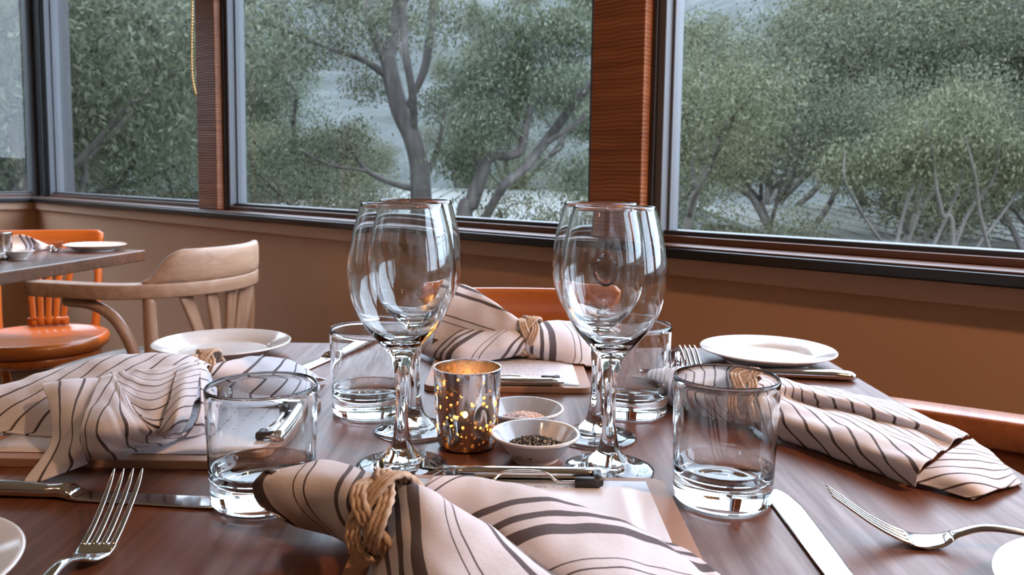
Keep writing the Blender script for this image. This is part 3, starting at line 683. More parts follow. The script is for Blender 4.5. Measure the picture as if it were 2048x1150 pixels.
def knife(loc, rz, lab, fat=1.0):
    """local: handle end at y=0, tip at y=0.215"""
    t = thing('knife', lab, 'knife', loc, rz)
    ys = np.linspace(0, 0.108, 40)
    wd = np.interp(ys, [0, 0.004, 0.02, 0.06, 0.088, 0.096, 0.100, 0.108], [0.008, 0.0165, 0.019, 0.0165, 0.0125, 0.0115, 0.0135, 0.0165]) * fat
    th_ = np.interp(ys, [0, 0.004, 0.02, 0.06, 0.09, 0.102, 0.108], [0.005, 0.0095, 0.011, 0.010, 0.0085, 0.0105, 0.006]) * fat
    mk('handle', *ribbon(np.stack([ys * 0, ys, th_ / 2 + 0.0004], 1), wd, th_, (1, 0, 0), 16, 2.4), M['steel'], t)
    ys = np.linspace(0.106, 0.215, 40)
    wd = np.interp(ys, [0.106, 0.112, 0.15, 0.19, 0.204, 0.2115, 0.215], [0.0150, 0.0165, 0.0185, 0.0205, 0.0190, 0.0130, 0.0040])
    th_ = np.interp(ys, [0.106, 0.112, 0.215], [0.0055, 0.0022, 0.0010])
    xs = np.interp(ys, [0.106, 0.19, 0.215], [0, 0.0, -0.0035])
    t.scale = (1.06, 1.18, 1.0)
    b = mk('blade', *ribbon(np.stack([xs, ys, th_ / 2 + 0.0008], 1), wd, th_, (1, 0, 0), 14, 5.0), M['steel'], t)
    return t
def along(p, q):                                            # rz so that local +y points from p to q
    return math.atan2(-(q[0] - p[0]), q[1] - p[1])
def place(fn, tail, tip, *a, **k):
    return fn((tail[0], tail[1], TZ + (tail[2] if len(tail) > 2 else 0)), along(tail, tip), *a, **k)
place(knife, (-0.4425, 0.586), (-0.190, 0.5655), 'steel knife lying under the raised fork by the front tumbler')
place(fork, (-0.245, 0.344, 0.0012), (-0.260, 0.540), 'steel fork with tines raised across the knife')
place(fork, (0.4085, 0.494, 0.0), (0.214, 0.5285), 'steel fork lying tines up between the knife blade and the long striped napkin', 0.032)
place(knife, (0.1925, 0.287), (0.2045, 0.609), 'steel knife whose bright blade points at the foot of the front tumbler').scale.y = 1.5
place(knife, (0.412, 0.957), (0.200, 0.985), 'steel knife with a thick pale shining handle before the far corner plate', 1.12)
place(knife, (-0.196, 1.152), (-0.262, 0.947), 'steel knife lying across the far table edge beside the rear tumbler')
place(fork, (0.232, 0.808, 0.0), (0.2215, 0.985), 'steel fork whose tine tips show behind the napkin by the far plate', 0.030)
place(fork, (0.232, 1.120, 0.0), (0.195, 0.935), 'steel fork with arched neck at the far table edge beside the rear tumbler')
place(fork, (-1.42, 2.47, 0), (-1.32, 2.35), 'steel fork between napkin and plate on the further table')

# ------------------------------------------------------------------ napkins drawn through rope rings
def bed(x_, y_):                                             # what the cloth lies on: clipboards or bare wood
    z = np.zeros_like(x_)
    for cx, cy, w_, h_, t_ in ((0.0115, 0.497, 0.216, 0.235, 0.0075), (-0.003, 0.992, 0.186, 0.222, 0.0075), (-0.318, 0.731, 0.250, 0.192, 0.0085)):
        z = np.where((np.abs(x_ - cx) < w_ / 2 + 0.002) & (np.abs(y_ - cy) < h_ / 2 + 0.002), t_, z)
    return z
def sheet(rows, stripe, nu=54, nv=46, drop=None, seed=0, amp=0.0010, hem=True):
    """rows of control points (u, v, z above table) -> fine wrinkled cloth grid; stripe = (along, across, offset)"""
    R_ = [[A(*p) for p in r] for r in rows]
    if drop is not None:                                     # carry the cloth down behind its crest
        for r in R_:
            q = r[-1]; h = q[2] - TZ
            r.append(np.array([q[0] + drop[0] * 0.5, q[1] + drop[1] * 0.55, TZ + h * 0.55])); r.append(np.array([q[0] + drop[0], q[1] + drop[1], TZ + drop[2]]))
    R_ = np.array(R_)                                        # (m, k, 3)
    G1 = np.stack([cr(R_[i], nv) for i in range(len(R_))])    # across
    G2 = np.stack([cr(G1[:, j], nu) for j in range(nv)], 1)   # along
    du = np.gradient(G2, axis=0); dv = np.gradient(G2, axis=1)
    nrm = np.cross(du, dv); nrm /= np.linalg.norm(nrm, axis=2)[..., None] + 1e-12
    su = np.concatenate([np.zeros((1, nv)), np.cumsum(np.linalg.norm(np.diff(G2, axis=0), axis=2), 0)])
    sv = np.concatenate([np.zeros((nu, 1)), np.cumsum(np.linalg.norm(np.diff(G2, axis=1), axis=2), 1)], 1)
    ph = seed * 1.7
    wr = (np.sin(su * 95 + sv * 38 + ph) * 0.45 + np.sin(su * 60 - sv * 120 + ph * 2.1) * 0.35 + np.sin(su * 210 + sv * 90 + ph * 0.7) * 0.2 + np.sin(sv * 230 - su * 70 + ph) * 0.15)
    G2 = G2 + nrm * (wr * amp)[..., None]
    G2[..., 2] = np.maximum(G2[..., 2], TZ + 0.0016 + bed(G2[..., 0], G2[..., 1]))
    UV = np.stack([su * stripe[0] + sv * stripe[1] + stripe[2], su * stripe[1] - sv * stripe[0]], 2).reshape(-1, 2)
    Fc = [(i * nv + j, i * nv + j + 1, (i + 1) * nv + j + 1, (i + 1) * nv + j) for i in range(nu - 1) for j in range(nv - 1)]
    return G2.reshape(-1, 3), Fc, UV
def napkin(sheets, mat, lab, org, group=None):
    V_, F_, U_ = [], [], []
    for v, f, u in sheets:
        o = sum(len(q) for q in V_); V_.append(v); U_.append(u); F_ += [tuple(i + o for i in q) for q in f]
    ob = mk('napkin', np.vstack(V_), F_, mat, org=org, uv=np.vstack(U_))
    sd = ob.modifiers.new('thick', 'SOLIDIFY'); sd.thickness = 0.0014; sd.offset = 0
    return tag(ob, lab, 'napkin', group or 'striped cloth napkins in rope rings')
ring0 = None
def rope_ring(center, axis, lab, r=0.0240, hw=0.0095, rope=0.0032, lead=3, bight=5, grp='knotted rope napkin rings'):
    global ring0
    if ring0 is None:
        parts = []; ph = np.linspace(0, 2 * math.pi * lead, 480, endpoint=False)
        rr = r + 0.0026 * np.sin(2 * bight * ph / lead); core = np.stack([rr * np.cos(ph), rr * np.sin(ph), hw * np.cos(bight * ph / lead)], 1)
        T_ = np.roll(core, -1, 0) - np.roll(core, 1, 0); T_ /= np.linalg.norm(T_, axis=1)[:, None]
        rad_ = np.stack([np.cos(ph), np.sin(ph), ph * 0], 1); nn = np.cross(T_, rad_); nn /= np.linalg.norm(nn, axis=1)[:, None]
        for off in (-1, 0, 1): parts.append(tube(core + nn * off * rope, rope * 0.60, 9, closed=True, lobes=3, twist=300.0, lobe_amp=0.24))
        ring0 = mk('napkin_ring', *join(parts), M['rope']); o = ring0
    else:
        o = ring0.copy(); COL.objects.link(o)
    o.location = center
    o.rotation_euler = Vector(axis).to_track_quat('Z', 'Y').to_euler()
    return tag(o, lab, 'napkin ring', grp)
# front napkin, lying over the clipboard
N1 = [
 sheet([[(556, 1036, .016), (522, 1010, .022), (507, 976, .033), (512, 958, .040), (540, 945, .044)],
        [(600, 1056, .008), (582, 1022, .022), (584, 980, .036), (596, 945, .045), (622, 926, .046)],
        [(655, 1070, .006), (640, 1036, .020), (642, 990, .036), (652, 950, .045), (680, 926, .044)],
        [(705, 1085, .010), (695, 1050, .024), (700, 1005, .040), (718, 966, .048), (742, 945, .046)],
        [(765, 1085, .014), (752, 1050, .026), (756, 1010, .040), (770, 975, .050), (792, 955, .050)]], (0.97, 0.22, 0.060), drop=(0.006, 0.011, 0.014), seed=1, amp=0.0013),
 sheet([[(748, 1075, .012), (756, 1040, .026), (772, 1000, .042), (800, 962, .053), (828, 966, .046), (846, 985, .036)],
        [(752, 1165, .008), (772, 1095, .026), (806, 1035, .044), (846, 985, .054), (876, 992, .044), (890, 1020, .030)],
        [(790, 1290, .008), (815, 1180, .026), (852, 1095, .042), (905, 1022, .050), (940, 1030, .038), (956, 1066, .022)],
        [(880, 1420, .007), (905, 1290, .024), (945, 1180, .036), (990, 1080, .042), (1028, 1090, .032), (1046, 1130, .016)],
        [(1010, 1540, .007), (1040, 1410, .020), (1075, 1290, .030), (1098, 1168, .035), (1140, 1180, .026), (1160, 1220, .012)],
        [(1190, 1640, .007), (1210, 1520, .016), (1230, 1400, .020), (1245, 1290, .022), (1275, 1300, .016), (1290, 1330, .009)]], (0.20, 0.97, 0.014), seed=2, amp=0.0011, nu=64),
 sheet([[(830, 1010, .030), (838, 990, .040), (852, 968, .048), (872, 958, .048)],
        [(900, 1060, .022), (915, 1012, .036), (938, 975, .044), (962, 959, .044)],
        [(968, 1110, .016), (1000, 1060, .034), (1042, 1010, .042), (1080, 980, .040)],
        [(1055, 1180, .012), (1100, 1120, .032), (1150, 1060, .038), (1190, 1024, .034)],
        [(1160, 1290, .010), (1215, 1215, .028), (1270, 1135, .032), (1305, 1072, .026)],
        [(1290, 1440, .009), (1350, 1350, .022), (1390, 1255, .024), (1405, 1160, .018)],
        [(1400, 1560, .008), (1460, 1480, .014), (1500, 1380, .014), (1500, 1280, .010)]], (0.80, -0.62, 0.020), drop=(0.014, 0.030, 0.0085), seed=3, amp=0.0012, nu=70)]
napkin(N1, M['cloth_group'], 'cream napkin with grouped dark stripes in front, spilling over the near clipboard', TZp(-0.02, 0.47))
rope_ring(A(776, 1036, .0365), (0.93, -0.33, 0.12), 'thick plaited rope ring around the front napkin', )
# napkin at the side, with a scrolled flap
N2 = [
 sheet([[(-40, 868, .006), (-30, 825, .020), (-15, 793, .032), (0, 773, .036)],
        [(70, 885, .004), (75, 820, .027), (85, 771, .040), (98, 742, .043)],
        [(175, 870, .010), (180, 800, .036), (190, 752, .050), (205, 716, .055)],
        [(275, 850, .018), (280, 800, .038), (290, 745, .055), (305, 707, .060)],
        [(345, 830, .018), (350, 790, .036), (362, 745, .054), (380, 714, .058)],
        [(405, 790, .020), (406, 770, .030), (410, 748, .042), (418, 732, .047)]], (0.80, -0.58, 0.006), drop=(0.02, 0.045, 0.003), seed=4, amp=0.0014, nu=64),
 sheet([[(84, 768, .052), (104, 830, .036), (100, 890, .018), (44, 969, .003)],
        [(140, 760, .055), (150, 830, .042), (142, 890, .024), (100, 956, .006)],
        [(196, 756, .055), (178, 835, .044), (166, 890, .028), (174, 925, .010)]], (1.0, 0.03, 0.012), seed=5, amp=0.0011),
 sheet([[(203, 754, .058), (166, 835, .050), (162, 880, .036), (168, 914, .014)],
        [(228, 752, .060), (206, 840, .054), (206, 890, .036), (232, 919, .010)],
        [(248, 786, .059), (250, 845, .053), (262, 886, .030), (292, 896, .010)],
        [(286, 834, .053), (300, 860, .043), (318, 877, .024), (346, 884, .010)],
        [(332, 852, .045), (346, 862, .033), (366, 868, .020), (398, 846, .013)]], (1.0, 0.05, 0.0135), seed=6, amp=0.0011),
 sheet([[(208, 760, .055), (214, 752, .057), (224, 745, .058)],
        [(254, 806, .053), (256, 772, .057), (264, 742, .060)],
        [(306, 858, .043), (305, 800, .055), (314, 738, .063)],
        [(346, 850, .040), (350, 790, .055), (364, 728, .063)],
        [(372, 830, .040), (377, 780, .051), (390, 724, .059)]], (0.42, -0.90, 0.003), seed=16, amp=0.0012),
 sheet([[(354, 738, .064), (378, 732, .064), (402, 727, .059)],
        [(340, 800, .058), (366, 790, .062), (392, 786, .054)],
        [(324, 850, .046), (351, 845, .052), (378, 836, .045)],
        [(312, 872, .036), (336, 872, .038), (360, 863, .031)]], (1.0, 0.12, 0.002), seed=17, amp=0.0009),
 sheet([[(396, 724, .060), (412, 734, .052), (421, 750, .041)],
        [(402, 780, .049), (417, 782, .041), (425, 792, .029)],
        [(396, 832, .034), (409, 837, .028), (419, 842, .018)],
        [(372, 874, .013), (396, 870, .011), (413, 863, .010)]], (0.9, 0.3, 0.010), seed=18, amp=0.0009),
 sheet([[(412, 786, .018), (416, 768, .028), (420, 748, .040), (428, 734, .045)],
        [(450, 800, .010), (452, 772, .026), (458, 740, .041), (466, 721, .045)],
        [(500, 815, .006), (492, 780, .022), (500, 742, .038), (512, 714, .042)],
        [(556, 812, .004), (560, 784, .018), (566, 748, .030), (568, 718, .036)],
        [(606, 798, .003), (612, 782, .012), (612, 756, .022), (606, 735, .026)],
        [(634, 782, .003), (638, 774, .007), (634, 764, .010), (630, 756, .012)]], (0.80, -0.60, 0.002), drop=(0.006, 0.028, 0.003), seed=7, amp=0.0012),
 sheet([[(430, 806, .010), (432, 790, .018), (440, 772, .026)],
        [(500, 826, .003), (505, 808, .012), (512, 790, .018)],
        [(570, 826, .002), (576, 808, .008), (582, 792, .012)],
        [(622, 800, .002), (626, 792, .004), (630, 784, .006)]], (0.85, 0.5, 0.009), seed=8, amp=0.0008)]
napkin(N2, M['cloth_even'], 'cream napkin with thin even stripes and a scrolled flap, on the side clipboard', TZp(-0.33, 0.75))
rope_ring(A(414, 752, .031), (0.90, 0.10, 0.06), 'plaited rope ring around the scrolled napkin before the white plate')
# napkin on the far clipboard, one corner standing up
N3 = [
 sheet([[(860, 712, .006), (872, 650, .046), (896, 596, .080), (914, 571, .094)],
        [(892, 706, .010), (910, 648, .048), (930, 602, .076), (946, 578, .089)],
        [(945, 700, .016), (960, 655, .046), (975, 622, .066), (988, 604, .076)],
        [(1000, 700, .020), (1008, 668, .040), (1016, 645, .054), (1024, 632, .061)],
        [(1046, 700, .020), (1048, 680, .032), (1050, 662, .044), (1054, 650, .050)]], (0.36, 0.93, 0.052), drop=(0.01, 0.03, 0.008), seed=9, amp=0.0016),
 sheet([[(838, 706, .004), (836, 694, .012), (848, 676, .020), (868, 664, .022)],
        [(905, 727, .007), (903, 702, .022), (912, 668, .037), (930, 648, .040)],
        [(975, 722, .010), (972, 698, .026), (980, 662, .043), (996, 640, .048)],
        [(1022, 712, .014), (1022, 690, .030), (1028, 662, .044), (1036, 643, .050)],
        [(1062, 704, .018), (1062, 686, .030), (1062, 664, .043), (1066, 648, .050)]], (0.86, -0.5, 0.004), drop=(0.0, 0.03, 0.008), seed=10, amp=0.0015),
 sheet([[(1050, 706, .016), (1052, 688, .030), (1056, 664, .043), (1062, 648, .050)],
        [(1098, 722, .008), (1098, 695, .026), (1102, 662, .043), (1108, 642, .048)],
        [(1150, 730, .007), (1152, 702, .022), (1154, 668, .038), (1156, 646, .042)],
        [(1200, 735, .005), (1205, 714, .014), (1204, 694, .022), (1198, 676, .027)],
        [(1236, 740, .003), (1240, 732, .006), (1238, 722, .009), (1232, 712, .012)]], (0.98, 0.12, 0.034), drop=(0.0, 0.03, 0.006), seed=11, amp=0.0012)]
napkin(N3, M['cloth_group'], 'cream napkin with grouped dark stripes on the far clipboard, one corner standing up', TZp(-0.01, 1.0))
rope_ring(A(1058, 675, .033), (0.97, -0.14, -0.05), 'plaited rope ring around the far napkin before the orange chair')
# long napkin on the bare table
N4 = [
 sheet([[(1484, 836, .004), (1490, 806, .022), (1500, 786, .034), (1512, 772, .042), (1528, 758, .044), (1544, 752, .038)],
        [(1550, 872, .003), (1556, 834, .022), (1578, 812, .028), (1590, 800, .026), (1600, 780, .036), (1612, 770, .028)],
        [(1632, 902, .003), (1640, 862, .022), (1666, 836, .027), (1682, 822, .023), (1688, 800, .033), (1700, 786, .022)],
        [(1712, 930, .003), (1722, 890, .022), (1750, 862, .026), (1768, 846, .021), (1778, 824, .030), (1796, 811, .017)],
        [(1786, 958, .003), (1798, 918, .022), (1826, 890, .025), (1846, 872, .019), (1858, 852, .026), (1880, 846, .012)],
        [(1830, 974, .004), (1844, 936, .021), (1874, 910, .023), (1896, 894, .017), (1912, 876, .022), (1936, 872, .008)]], (0.50, 0.866, 0.0), drop=(0.012, 0.020, 0.003), seed=12, amp=0.0021, nu=80),
 sheet([[(1826, 964, .005), (1850, 938, .013), (1890, 908, .017), (1925, 886, .014), (1944, 878, .005)],
        [(1868, 975, .004), (1892, 950, .013), (1928, 926, .015), (1962, 910, .012), (1982, 904, .004)],
        [(1908, 988, .003), (1936, 966, .012), (1968, 948, .012), (1996, 938, .009), (2012, 934, .003)],
        [(1946, 999, .002), (1972, 988, .006), (2000, 978, .005), (2026, 972, .004), (2044, 968, .002)]], (0.72, -0.66, 0.004), seed=13, amp=0.0010),
 sheet([[(1296, 776, .003), (1290, 762, .012), (1294, 748, .018), (1306, 741, .018)],
        [(1348, 814, .003), (1344, 788, .019), (1350, 754, .031), (1364, 733, .033)],
        [(1416, 832, .004), (1412, 800, .024), (1420, 762, .038), (1434, 737, .041)],
        [(1464, 838, .008), (1464, 804, .028), (1470, 768, .042), (1482, 748, .046)],
        [(1504, 834, .012), (1504, 804, .028), (1508, 778, .040), (1516, 760, .045)]], (0.84, 0.52, 0.004), drop=(0.005, 0.028, 0.003), seed=14, amp=0.0013)]
napkin(N4, M['cloth_close'], 'long cream napkin with thin even stripes lying on bare wood by the table edge', TZp(0.28, 0.75))
rope_ring(A(1488, 790, .030), (0.90, -0.30, 0.0), 'plaited rope ring on the long napkin, seen through the front tumbler')
# small napkin on the further table
N5 = [sheet([[(-30, 505, .003), (-34, 492, .018), (-30, 476, .040)], [(10, 506, .003), (12, 490, .022), (18, 471, .048)], [(42, 503, .003), (44, 488, .024), (46, 470, .050)], [(70, 500, .003), (72, 490, .018), (72, 480, .034)], [(92, 497, .003), (92, 493, .008), (90, 488, .014)]], (0.9, 0.42, 0.02), drop=(0, 0.04, 0.003), seed=15, amp=0.0015)]
napkin(N5, M['cloth_group'], 'small striped napkin lying on the further table before the orange chair', (-1.4, 2.35, TZ))

# ------------------------------------------------------------------ cords at the windows
def window_cord(name, pts, mat, beads, rad, lab):
    p = cr(np.array(pts), 160)
    if beads:
        d = np.concatenate([[0], np.cumsum(np.linalg.norm(np.diff(p, axis=0), axis=1))]); n = int(d[-1] / (rad * 2.3))
        s_ = np.linspace(0, d[-1], n); c = np.stack([np.interp(s_, d, p[:, k]) for k in range(3)], 1)
        v0, f0 = lathe([(0, -1), (0.7, -0.7), (1, 0), (0.7, 0.7), (0, 1)], 8); v0 = np.array(v0) * rad
        o = mk(name, *join([(v0 + q, f0) for q in c] + [tube(p, rad * 0.3, 5)]), mat, org=tuple(p[0]))
    else: o = mk(name, *tube(p, rad, 6), mat, org=tuple(p[0]))
    return tag(o, lab, 'blind cord')
def at_n(u, v, n):
    q = ray(u, v); t = (n - CAM @ NX) / (q @ NX); return CAM + q * t
window_cord('blind_cord', [at_n(u, v, 1.585) for u, v in ((386, -150), (385, -60), (384, 20), (383, 90), (384, 145), (390, 182), (402, 204), (416, 190), (420, 120), (420, 0), (420, -150))], M['bead'], True, 0.0052, 'golden bead blind cord looping down beside the narrow timber post')
def at_a(u, v, a):
    q = ray(u, v); t = (a - CAM @ AX) / (q @ AX); return CAM + q * t
window_cord('blind_cord', [at_a(u, v, A0 - 0.03) for u, v in ((76, -120), (77, -30), (80, 14), (85, 30), (90, 14), (92, -30), (92, -120))], M['chain'], False, 0.004, 'thin grey blind cord at the corner window')

# ================================================================== outdoors
GZ = -4.0
rgn = np.random.default_rng(11)
def leaves(centers, radii, counts, size, rg, droop=0.75):
    Cs = []
    for c, r, n in zip(centers, radii, counts):
        n = int(n); r = np.broadcast_to(np.asarray(r, dtype=float), (3,))
        d = rg.normal(size=(n, 3)); d /= np.linalg.norm(d, axis=1)[:, None]; q = rg.random((n, 1)) ** 0.42
        p = np.asarray(c) + d * q * r
        # sprigs: shift groups of leaves together
        g = rg.integers(0, max(2, n // 14), n); sh = rg.normal(size=(max(2, n // 14), 3)) * r * 0.16
        p = p + sh[g]
        dirs = rg.normal(size=(n, 3)); dirs[:, 2] -= droop * 1.6; dirs /= np.linalg.norm(dirs, axis=1)[:, None]
        sd = np.cross(dirs, rg.normal(size=(n, 3))); sd /= np.linalg.norm(sd, axis=1)[:, None] + 1e-9
        L = size * (0.6 + 0.8 * rg.random((n, 1))); Wd = L * 0.34
        Cs.append(np.stack([p - sd * Wd * 0.12, p + dirs * L * 0.45 - sd * Wd * 0.5, p + dirs * L, p + dirs * L * 0.45 + sd * Wd * 0.5], 1))
    return np.concatenate(Cs)
def gum(seed, H=9.0, spread=0.55, clear=0.30, nclust=80, lpc=900, leaf=0.15):
    rg = np.random.default_rng(seed); parts, ends = [], []
    def grow(p, d, L, r, lev):
        pts = [p]; q = p.copy(); dd = d.copy()
        for k in range(4):
            dd = dd + rg.normal(size=3) * 0.16 + np.array([0, 0, 0.05]); dd /= np.linalg.norm(dd); q = q + dd * L / 4; pts.append(q.copy())
        pth = cr(np.array(pts), 9); parts.append(tube(pth, np.linspace(r, r * 0.62, 9), 7 if lev < 2 else 5))
        if lev >= 2: ends.extend([pth[5], pth[8]])
        if lev == 3: return
        for k in range(3 if lev < 2 else 2):
            a = rg.random() * 6.283; e = np.array([math.cos(a), math.sin(a), 0.0]) * (spread + 0.35 * rg.random()) + dd * 0.8 + np.array([0, 0, 0.12])
            e /= np.linalg.norm(e); grow(q if k else pth[6 + k], e, L * (0.62 + 0.2 * rg.random()), r * 0.58, lev + 1)
    grow(np.zeros(3), np.array([0.05, 0, 1.0]), H * clear, H * 0.0115, 0)
    ends = np.array(ends); sel = ends[rg.permutation(len(ends))[:nclust]]
    sc = H / max(sel[:, 2].max() + 0.5, 1e-3)
    V_, F_ = join(parts); V_ = np.array(V_) * sc; sel = sel * sc
    return V_, F_, leaves(sel, [(0.095 * H, 0.095 * H, 0.075 * H)] * len(sel), [lpc] * len(sel), leaf, rg)
VAR = [gum(21, leaf=0.080), gum(22, spread=0.75, clear=0.24, leaf=0.078), gum(23, spread=0.6, clear=0.2, nclust=95, lpc=760, leaf=0.074), gum(24, spread=0.9, clear=0.16, nclust=100, lpc=720, leaf=0.074)]
LM = [M['leaf_a'], M['leaf_b'], M['leaf_c'], M['leaf_b']]
proto = {}
def tree(k, x_, y_, z, s_, rz, lab, grp):
    if k not in proto:
        t = thing('gum_tree', lab, 'tree', (x_, y_, z), rz, grp)
        mk('trunk', VAR[k][0], VAR[k][1], M['bark'] if k % 2 == 0 else M['palebark'], t); quads('crown', VAR[k][2], LM[k], t); proto[k] = t
    else:
        t = copy_tree(proto[k]); t.location = (x_, y_, z); t.rotation_euler = (0, 0, rz); tag(t, lab, 'tree', grp)
    t.scale = (s_, s_, s_); return t
def ground_z(y): return GZ if y < 45 else GZ + (y - 45) * 0.34
def tree_at(k, u, d, vtop, lab, grp, wide=1.0):
    p = D(u, 350, d); top = D(u, vtop, d)[2]; z = ground_z(d); s_ = (top - z) / 9.3
    t = tree(k, p[0], d, z - 0.1, s_, rgn.random() * 6.283, lab, grp); t.scale = (s_ * wide, s_ * wide, s_); return t
GR = 'gum trees close outside the windows'
for k, u, d, v, lab in [
    (2, 235, 13.5, -30, 'dense gum tree filling the window between corner and narrow post'), (3, 545, 15, 130, 'low bushy gum tree at the lower part of the middle window'),
    (0, 60, 19, 40, 'loose gum tree seen through the corner window'),
    (1, 1420, 14, -20, 'olive gum tree just past the wide timber post'), (0, 1640, 15.5, -60, 'grey-green gum tree in the centre of the widest window'),
    (1, 1865, 14.5, 60, 'pale-trunked gum tree above the saplings'), (0, 2120, 14, 10, 'dark gum tree at the edge of the widest window')]:
    tree_at(k, u, d, v, lab, GR, 1.12)
GR2 = 'gum trees in the middle distance'
MID = '''loose gum tree far outside the corner pane|gum tree behind the dense one next to the corner|gum tree behind the narrow timber post|low gum tree behind the pale sheet roof, furthest from the forked trunk|low gum tree directly behind the forked trunk and sheet roof|low gum tree between the forked trunk and the leaning gum|gum tree rising behind the crown of the leaning gum|gum tree partly covered by the wide timber post|gum tree rising just past the wide timber post behind the olive gum|tall gum tree behind the olive gum in the widest window|tall gum tree behind the grey-green gum in the widest window|tall gum tree behind the saplings and olive roof|tall gum tree behind the dark gum at the picture edge|gum tree past the picture edge beyond the olive roof|gum tree far past the corner window'''.split('|')
for i, (u, d, v) in enumerate([(-120, 26, 120), (150, 22, 0), (390, 23, -20), (640, 43, 205), (770, 44, 225), (900, 43, 190), (1060, 43, 60), (1180, 44, 40), (1440, 28, -60), (1500, 28.5, -110), (1720, 29, -110), (1920, 28, -110), (2080, 29, -110), (2260, 28, -80), (-300, 30, 60)]):
    tree_at(i % 4, u, d, v, MID[i], GR2, 1.2)
GR3 = 'gum trees on the far hillside'
for i in range(34):
    u = -350 + 2800 * ((i * 0.618) % 1.0); d = 48 + 60 * rgn.random(); z = ground_z(d)
    p = D(u, 350, d); s_ = 0.9 + 0.6 * rgn.random(); tree(int(rgn.integers(0, 4)), p[0], d, z - 0.2, s_, rgn.random() * 6.3, 'small distant gum tree on the forested hillside', GR3)
# the two character trees of the middle window
def limb_tree(lab, d, limbs, blobs, base, seed, leafm, bark, leaf=0.066):
    p0 = D(*base, d); t = thing('gum_tree', lab, 'tree', (p0[0], d, GZ), 0, GR); org = np.array([p0[0], d, GZ]); rg = np.random.default_rng(seed)
    for i, l in enumerate(limbs):
        ex = rg.normal(size=len(l)) * 0.25 if i else np.zeros(len(l)); ex[0] = 0
        pts = [D(u, v, d + np.cumsum(ex)[k]) for k, (u, v, r) in enumerate(l)]; rad = [r * d / F for _, _, r in l]
        if i == 0: pts = [np.array([pts[0][0], d, GZ - 0.1])] + pts; rad = [rad[0] * 1.25] + rad
        n = 8 * len(pts); q = cr(np.array(pts), n); rr = np.interp(np.linspace(0, 1, n), np.linspace(0, 1, len(rad)), rad)
        mk('trunk' if i == 0 else 'branch', np.array(tube(q, rr, 9)[0]) - org, tube(q, rr, 9)[1], bark, t)
    cs = [D(u, v, d + dd) - org for u, v, dd, r, n in blobs]; rs = [np.array([r, r * 0.8, r * 0.7]) * d / F for u, v, dd, r, n in blobs]
    quads('crown', leaves(cs, rs, [b[4] * 2.3 for b in blobs], leaf, rg), leafm, t)
limb_tree('tall dark-trunked gum tree forking in the middle window', 12.0,
    [[(846, 470, 24), (842, 400, 22), (838, 330, 20), (824, 275, 19), (800, 220, 19), (784, 160, 18), (776, 112, 15)],
     [(780, 140, 12), (752, 75, 10), (736, 30, 9), (716, -50, 7)], [(778, 130, 13), (786, 60, 12), (797, 0, 10), (806, -90, 8)],
     [(828, 265, 8), (826, 195, 8), (814, 120, 7), (808, 55, 7), (805, -60, 5)], [(772, 150, 8), (722, 118, 6), (655, 95, 5), (600, 72, 5), (556, 55, 4), (505, 40, 3)],
     [(842, 380, 8), (790, 368, 6), (735, 342, 5), (705, 300, 4), (690, 250, 3)], [(848, 365, 7), (868, 315, 6), (880, 275, 5), (890, 220, 4)],
     [(806, 230, 5), (845, 150, 8), (858, 90, 9), (866, 20, 8), (876, -60, 7)], [(600, 72, 3), (560, 20, 3), (540, -40, 2)], [(735, 342, 3), (660, 330, 3), (600, 300, 2)]],
    [(610, 100, .5, 70, 520), (690, 60, -.4, 90, 700), (560, 30, .2, 70, 420), (800, 40, .6, 110, 650), (900, 40, -.5, 80, 520), (740, 170, .5, 60, 380), (690, 280, .3, 75, 620), (600, 300, .2, 80, 700), (880, 210, .4, 60, 420), (640, 380, .3, 80, 600), (520, 200, .4, 60, 500), (760, -40, 0, 150, 900)],
    (846, 470), 41, M['leaf_a'], M['bark'])
limb_tree('leaning gum tree with spreading branches beside the wide timber post', 11.0,
    [[(926, 480, 17), (944, 405, 16), (964, 348, 14), (980, 315, 11), (1038, 304, 9), (1052, 252, 8), (1068, 205, 6), (1098, 175, 5)],
     [(968, 440, 9), (1008, 372, 9), (1050, 336, 9), (1100, 272, 10), (1150, 205, 9), (1190, 160, 8)], [(1095, 285, 6), (1130, 262, 5), (1172, 232, 5)],
     [(962, 350, 9), (950, 318, 7), (946, 270, 5), (960, 200, 4)], [(1046, 285, 5), (1010, 240, 4), (1000, 180, 3)], [(1060, 210, 4), (1120, 190, 4), (1180, 185, 3)]],
    [(1010, 190, .2, 95, 1500), (1090, 110, .3, 100, 1600), (960, 250, -.2, 80, 1000), (1150, 60, 0, 90, 1200), (1030, 60, .5, 90, 1100), (930, 170, .4, 70, 700), (1130, 170, -.3, 70, 800), (920, 320, .3, 65, 700), (1160, 350, .2, 60, 600), (1190, 250, .4, 60, 600), (985, 130, .3, 70, 700)],
    (926, 480), 42, M['leaf_c'], M['bark'])
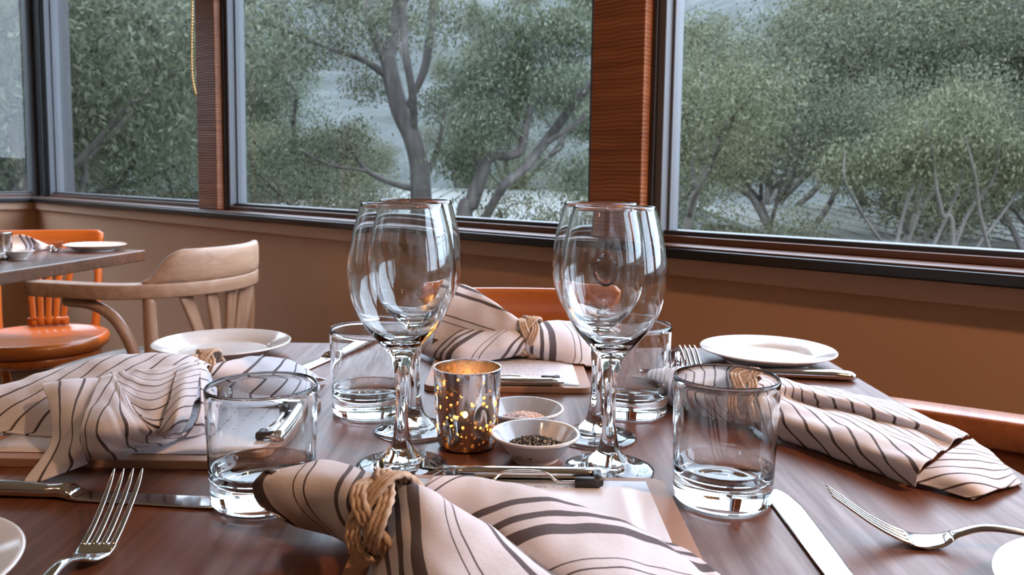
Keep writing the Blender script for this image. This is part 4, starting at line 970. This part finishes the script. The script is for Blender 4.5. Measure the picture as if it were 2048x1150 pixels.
limb_tree('cluster of thin pale saplings low in the widest window', 10.5,
    [[(1905, 505, 5), (1885, 430, 4.5), (1872, 370, 3.5), (1866, 310, 2.5), (1850, 240, 1)], [(1905, 505, 4), (1935, 430, 3.5), (1985, 360, 2.5), (2000, 290, 1)], [(1860, 505, 3.5), (1900, 420, 3), (1925, 350, 2.5), (1935, 270, 1)], [(1790, 500, 4), (1808, 425, 3.5), (1828, 360, 2.5), (1835, 290, 1)], [(1980, 505, 4), (1960, 430, 3.5), (1950, 350, 2.5), (1930, 270, 1)], [(1950, 500, 3), (2010, 420, 2.5), (2060, 350, 2), (2080, 280, 1)], [(1760, 480, 3), (1720, 420, 2.5), (1690, 360, 2), (1690, 300, 1)]],
    [(1870, 290, .2, 90, 1100), (1980, 300, .3, 90, 1100), (1800, 320, .2, 80, 900), (1700, 330, .3, 80, 900), (2050, 330, .1, 70, 700), (1920, 220, .4, 80, 700)], (1905, 505), 43, M['leaf_b'], M['palebark'])
# trees outside the side windows
for i, (a, n_) in enumerate([(-11.0, 1.2), (-12.5, -1.2), (-10.5, -3.2), (-13.0, -5.8), (-15.0, 3.0), (-17.0, 0.0), (-17.5, -3.5)]):
    p = W(a, n_, 0); tree(i % 4, p[0], p[1], GZ, 0.95 + 0.12 * (i % 3), i * 1.3, 'gum tree outside the side windows, hardly visible past the corner', 'gum trees outside the side windows')
# land
nth = 96; rads = np.concatenate([[0.5], np.linspace(8, 45, 6), np.linspace(52, 320, 34)]); V_ = []
for r_ in rads:
    for k in range(nth):
        a = 2 * math.pi * k / nth; x_, y_ = r_ * math.cos(a), r_ * math.sin(a); h = ground_z(min(r_, 230))
        dg = math.degrees(a) % 360; e_ = min(1, max(0, (dg - 22) / 26)) if dg < 120 else min(1, max(0, (235 - dg) / 30)); e_ = 0.12 + 0.88 * e_ * e_ * (3 - 2 * e_)
        h = GZ + (h - GZ) * e_                              # the valley opens away from the hill in view
        q = e_ * min(1, max(0, r_ - 45) / 60); h += q * (3.0 * math.sin(x_ * 0.05 + y_ * 0.03) + 2.2 * math.sin(x_ * 0.11 - y_ * 0.07))
        V_.append((x_, y_, h))
def ringf(i0, i1): return [(i * nth + k, (i + 1) * nth + k, (i + 1) * nth + (k + 1) % nth, i * nth + (k + 1) % nth) for i in range(i0, i1) for k in range(nth)]
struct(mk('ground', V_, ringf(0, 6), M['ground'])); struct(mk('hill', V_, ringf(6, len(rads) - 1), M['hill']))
# neighbouring buildings
def building(lab, x0, x1, y0, y1, ztop, ribs):
    t = thing('low_building', lab, 'building', ((x0 + x1) / 2, (y0 + y1) / 2, GZ)); o_ = ((x0 + x1) / 2, (y0 + y1) / 2, GZ)
    box('wall', (x0, y0, GZ), (x1, y1, ztop - 0.35), M['roofwall'], t, o_)
    V2 = [(x0 - .3, y0 - .3, ztop - 0.3), (x1 + .3, y0 - .3, ztop - 0.3), (x1 + .3, y1 + .3, ztop + 0.15), (x0 - .3, y1 + .3, ztop + 0.15)]
    V2 = V2 + [(a, b, c + 0.12) for a, b, c in V2]
    mk('roof', V2, BF, M['roof'], t, o_, smooth=False)
    mk('fascia', *tube([(x0 - .3, y0 - .32, ztop - 0.2), (x1 + .3, y0 - .32, ztop - 0.2)], 0.10, 8), M['roofwall'], t, o_)
    for i in range(ribs):
        x_ = x0 + (x1 - x0) * (i + .5) / ribs
        mk('roof_rib', *tube([(x_, y0 - .3, ztop - 0.17), (x_, y1 + .3, ztop + 0.28)], 0.03, 5), M['roof'], t, o_)
building('low building with pale sheet roof behind the two forked gum trees', -7.0, 3.4, 19.0, 40.0, 0.05, 16)
building('low building with pale olive roof behind the saplings', 6.0, 20.0, 17.0, 26.0, -0.12, 20)
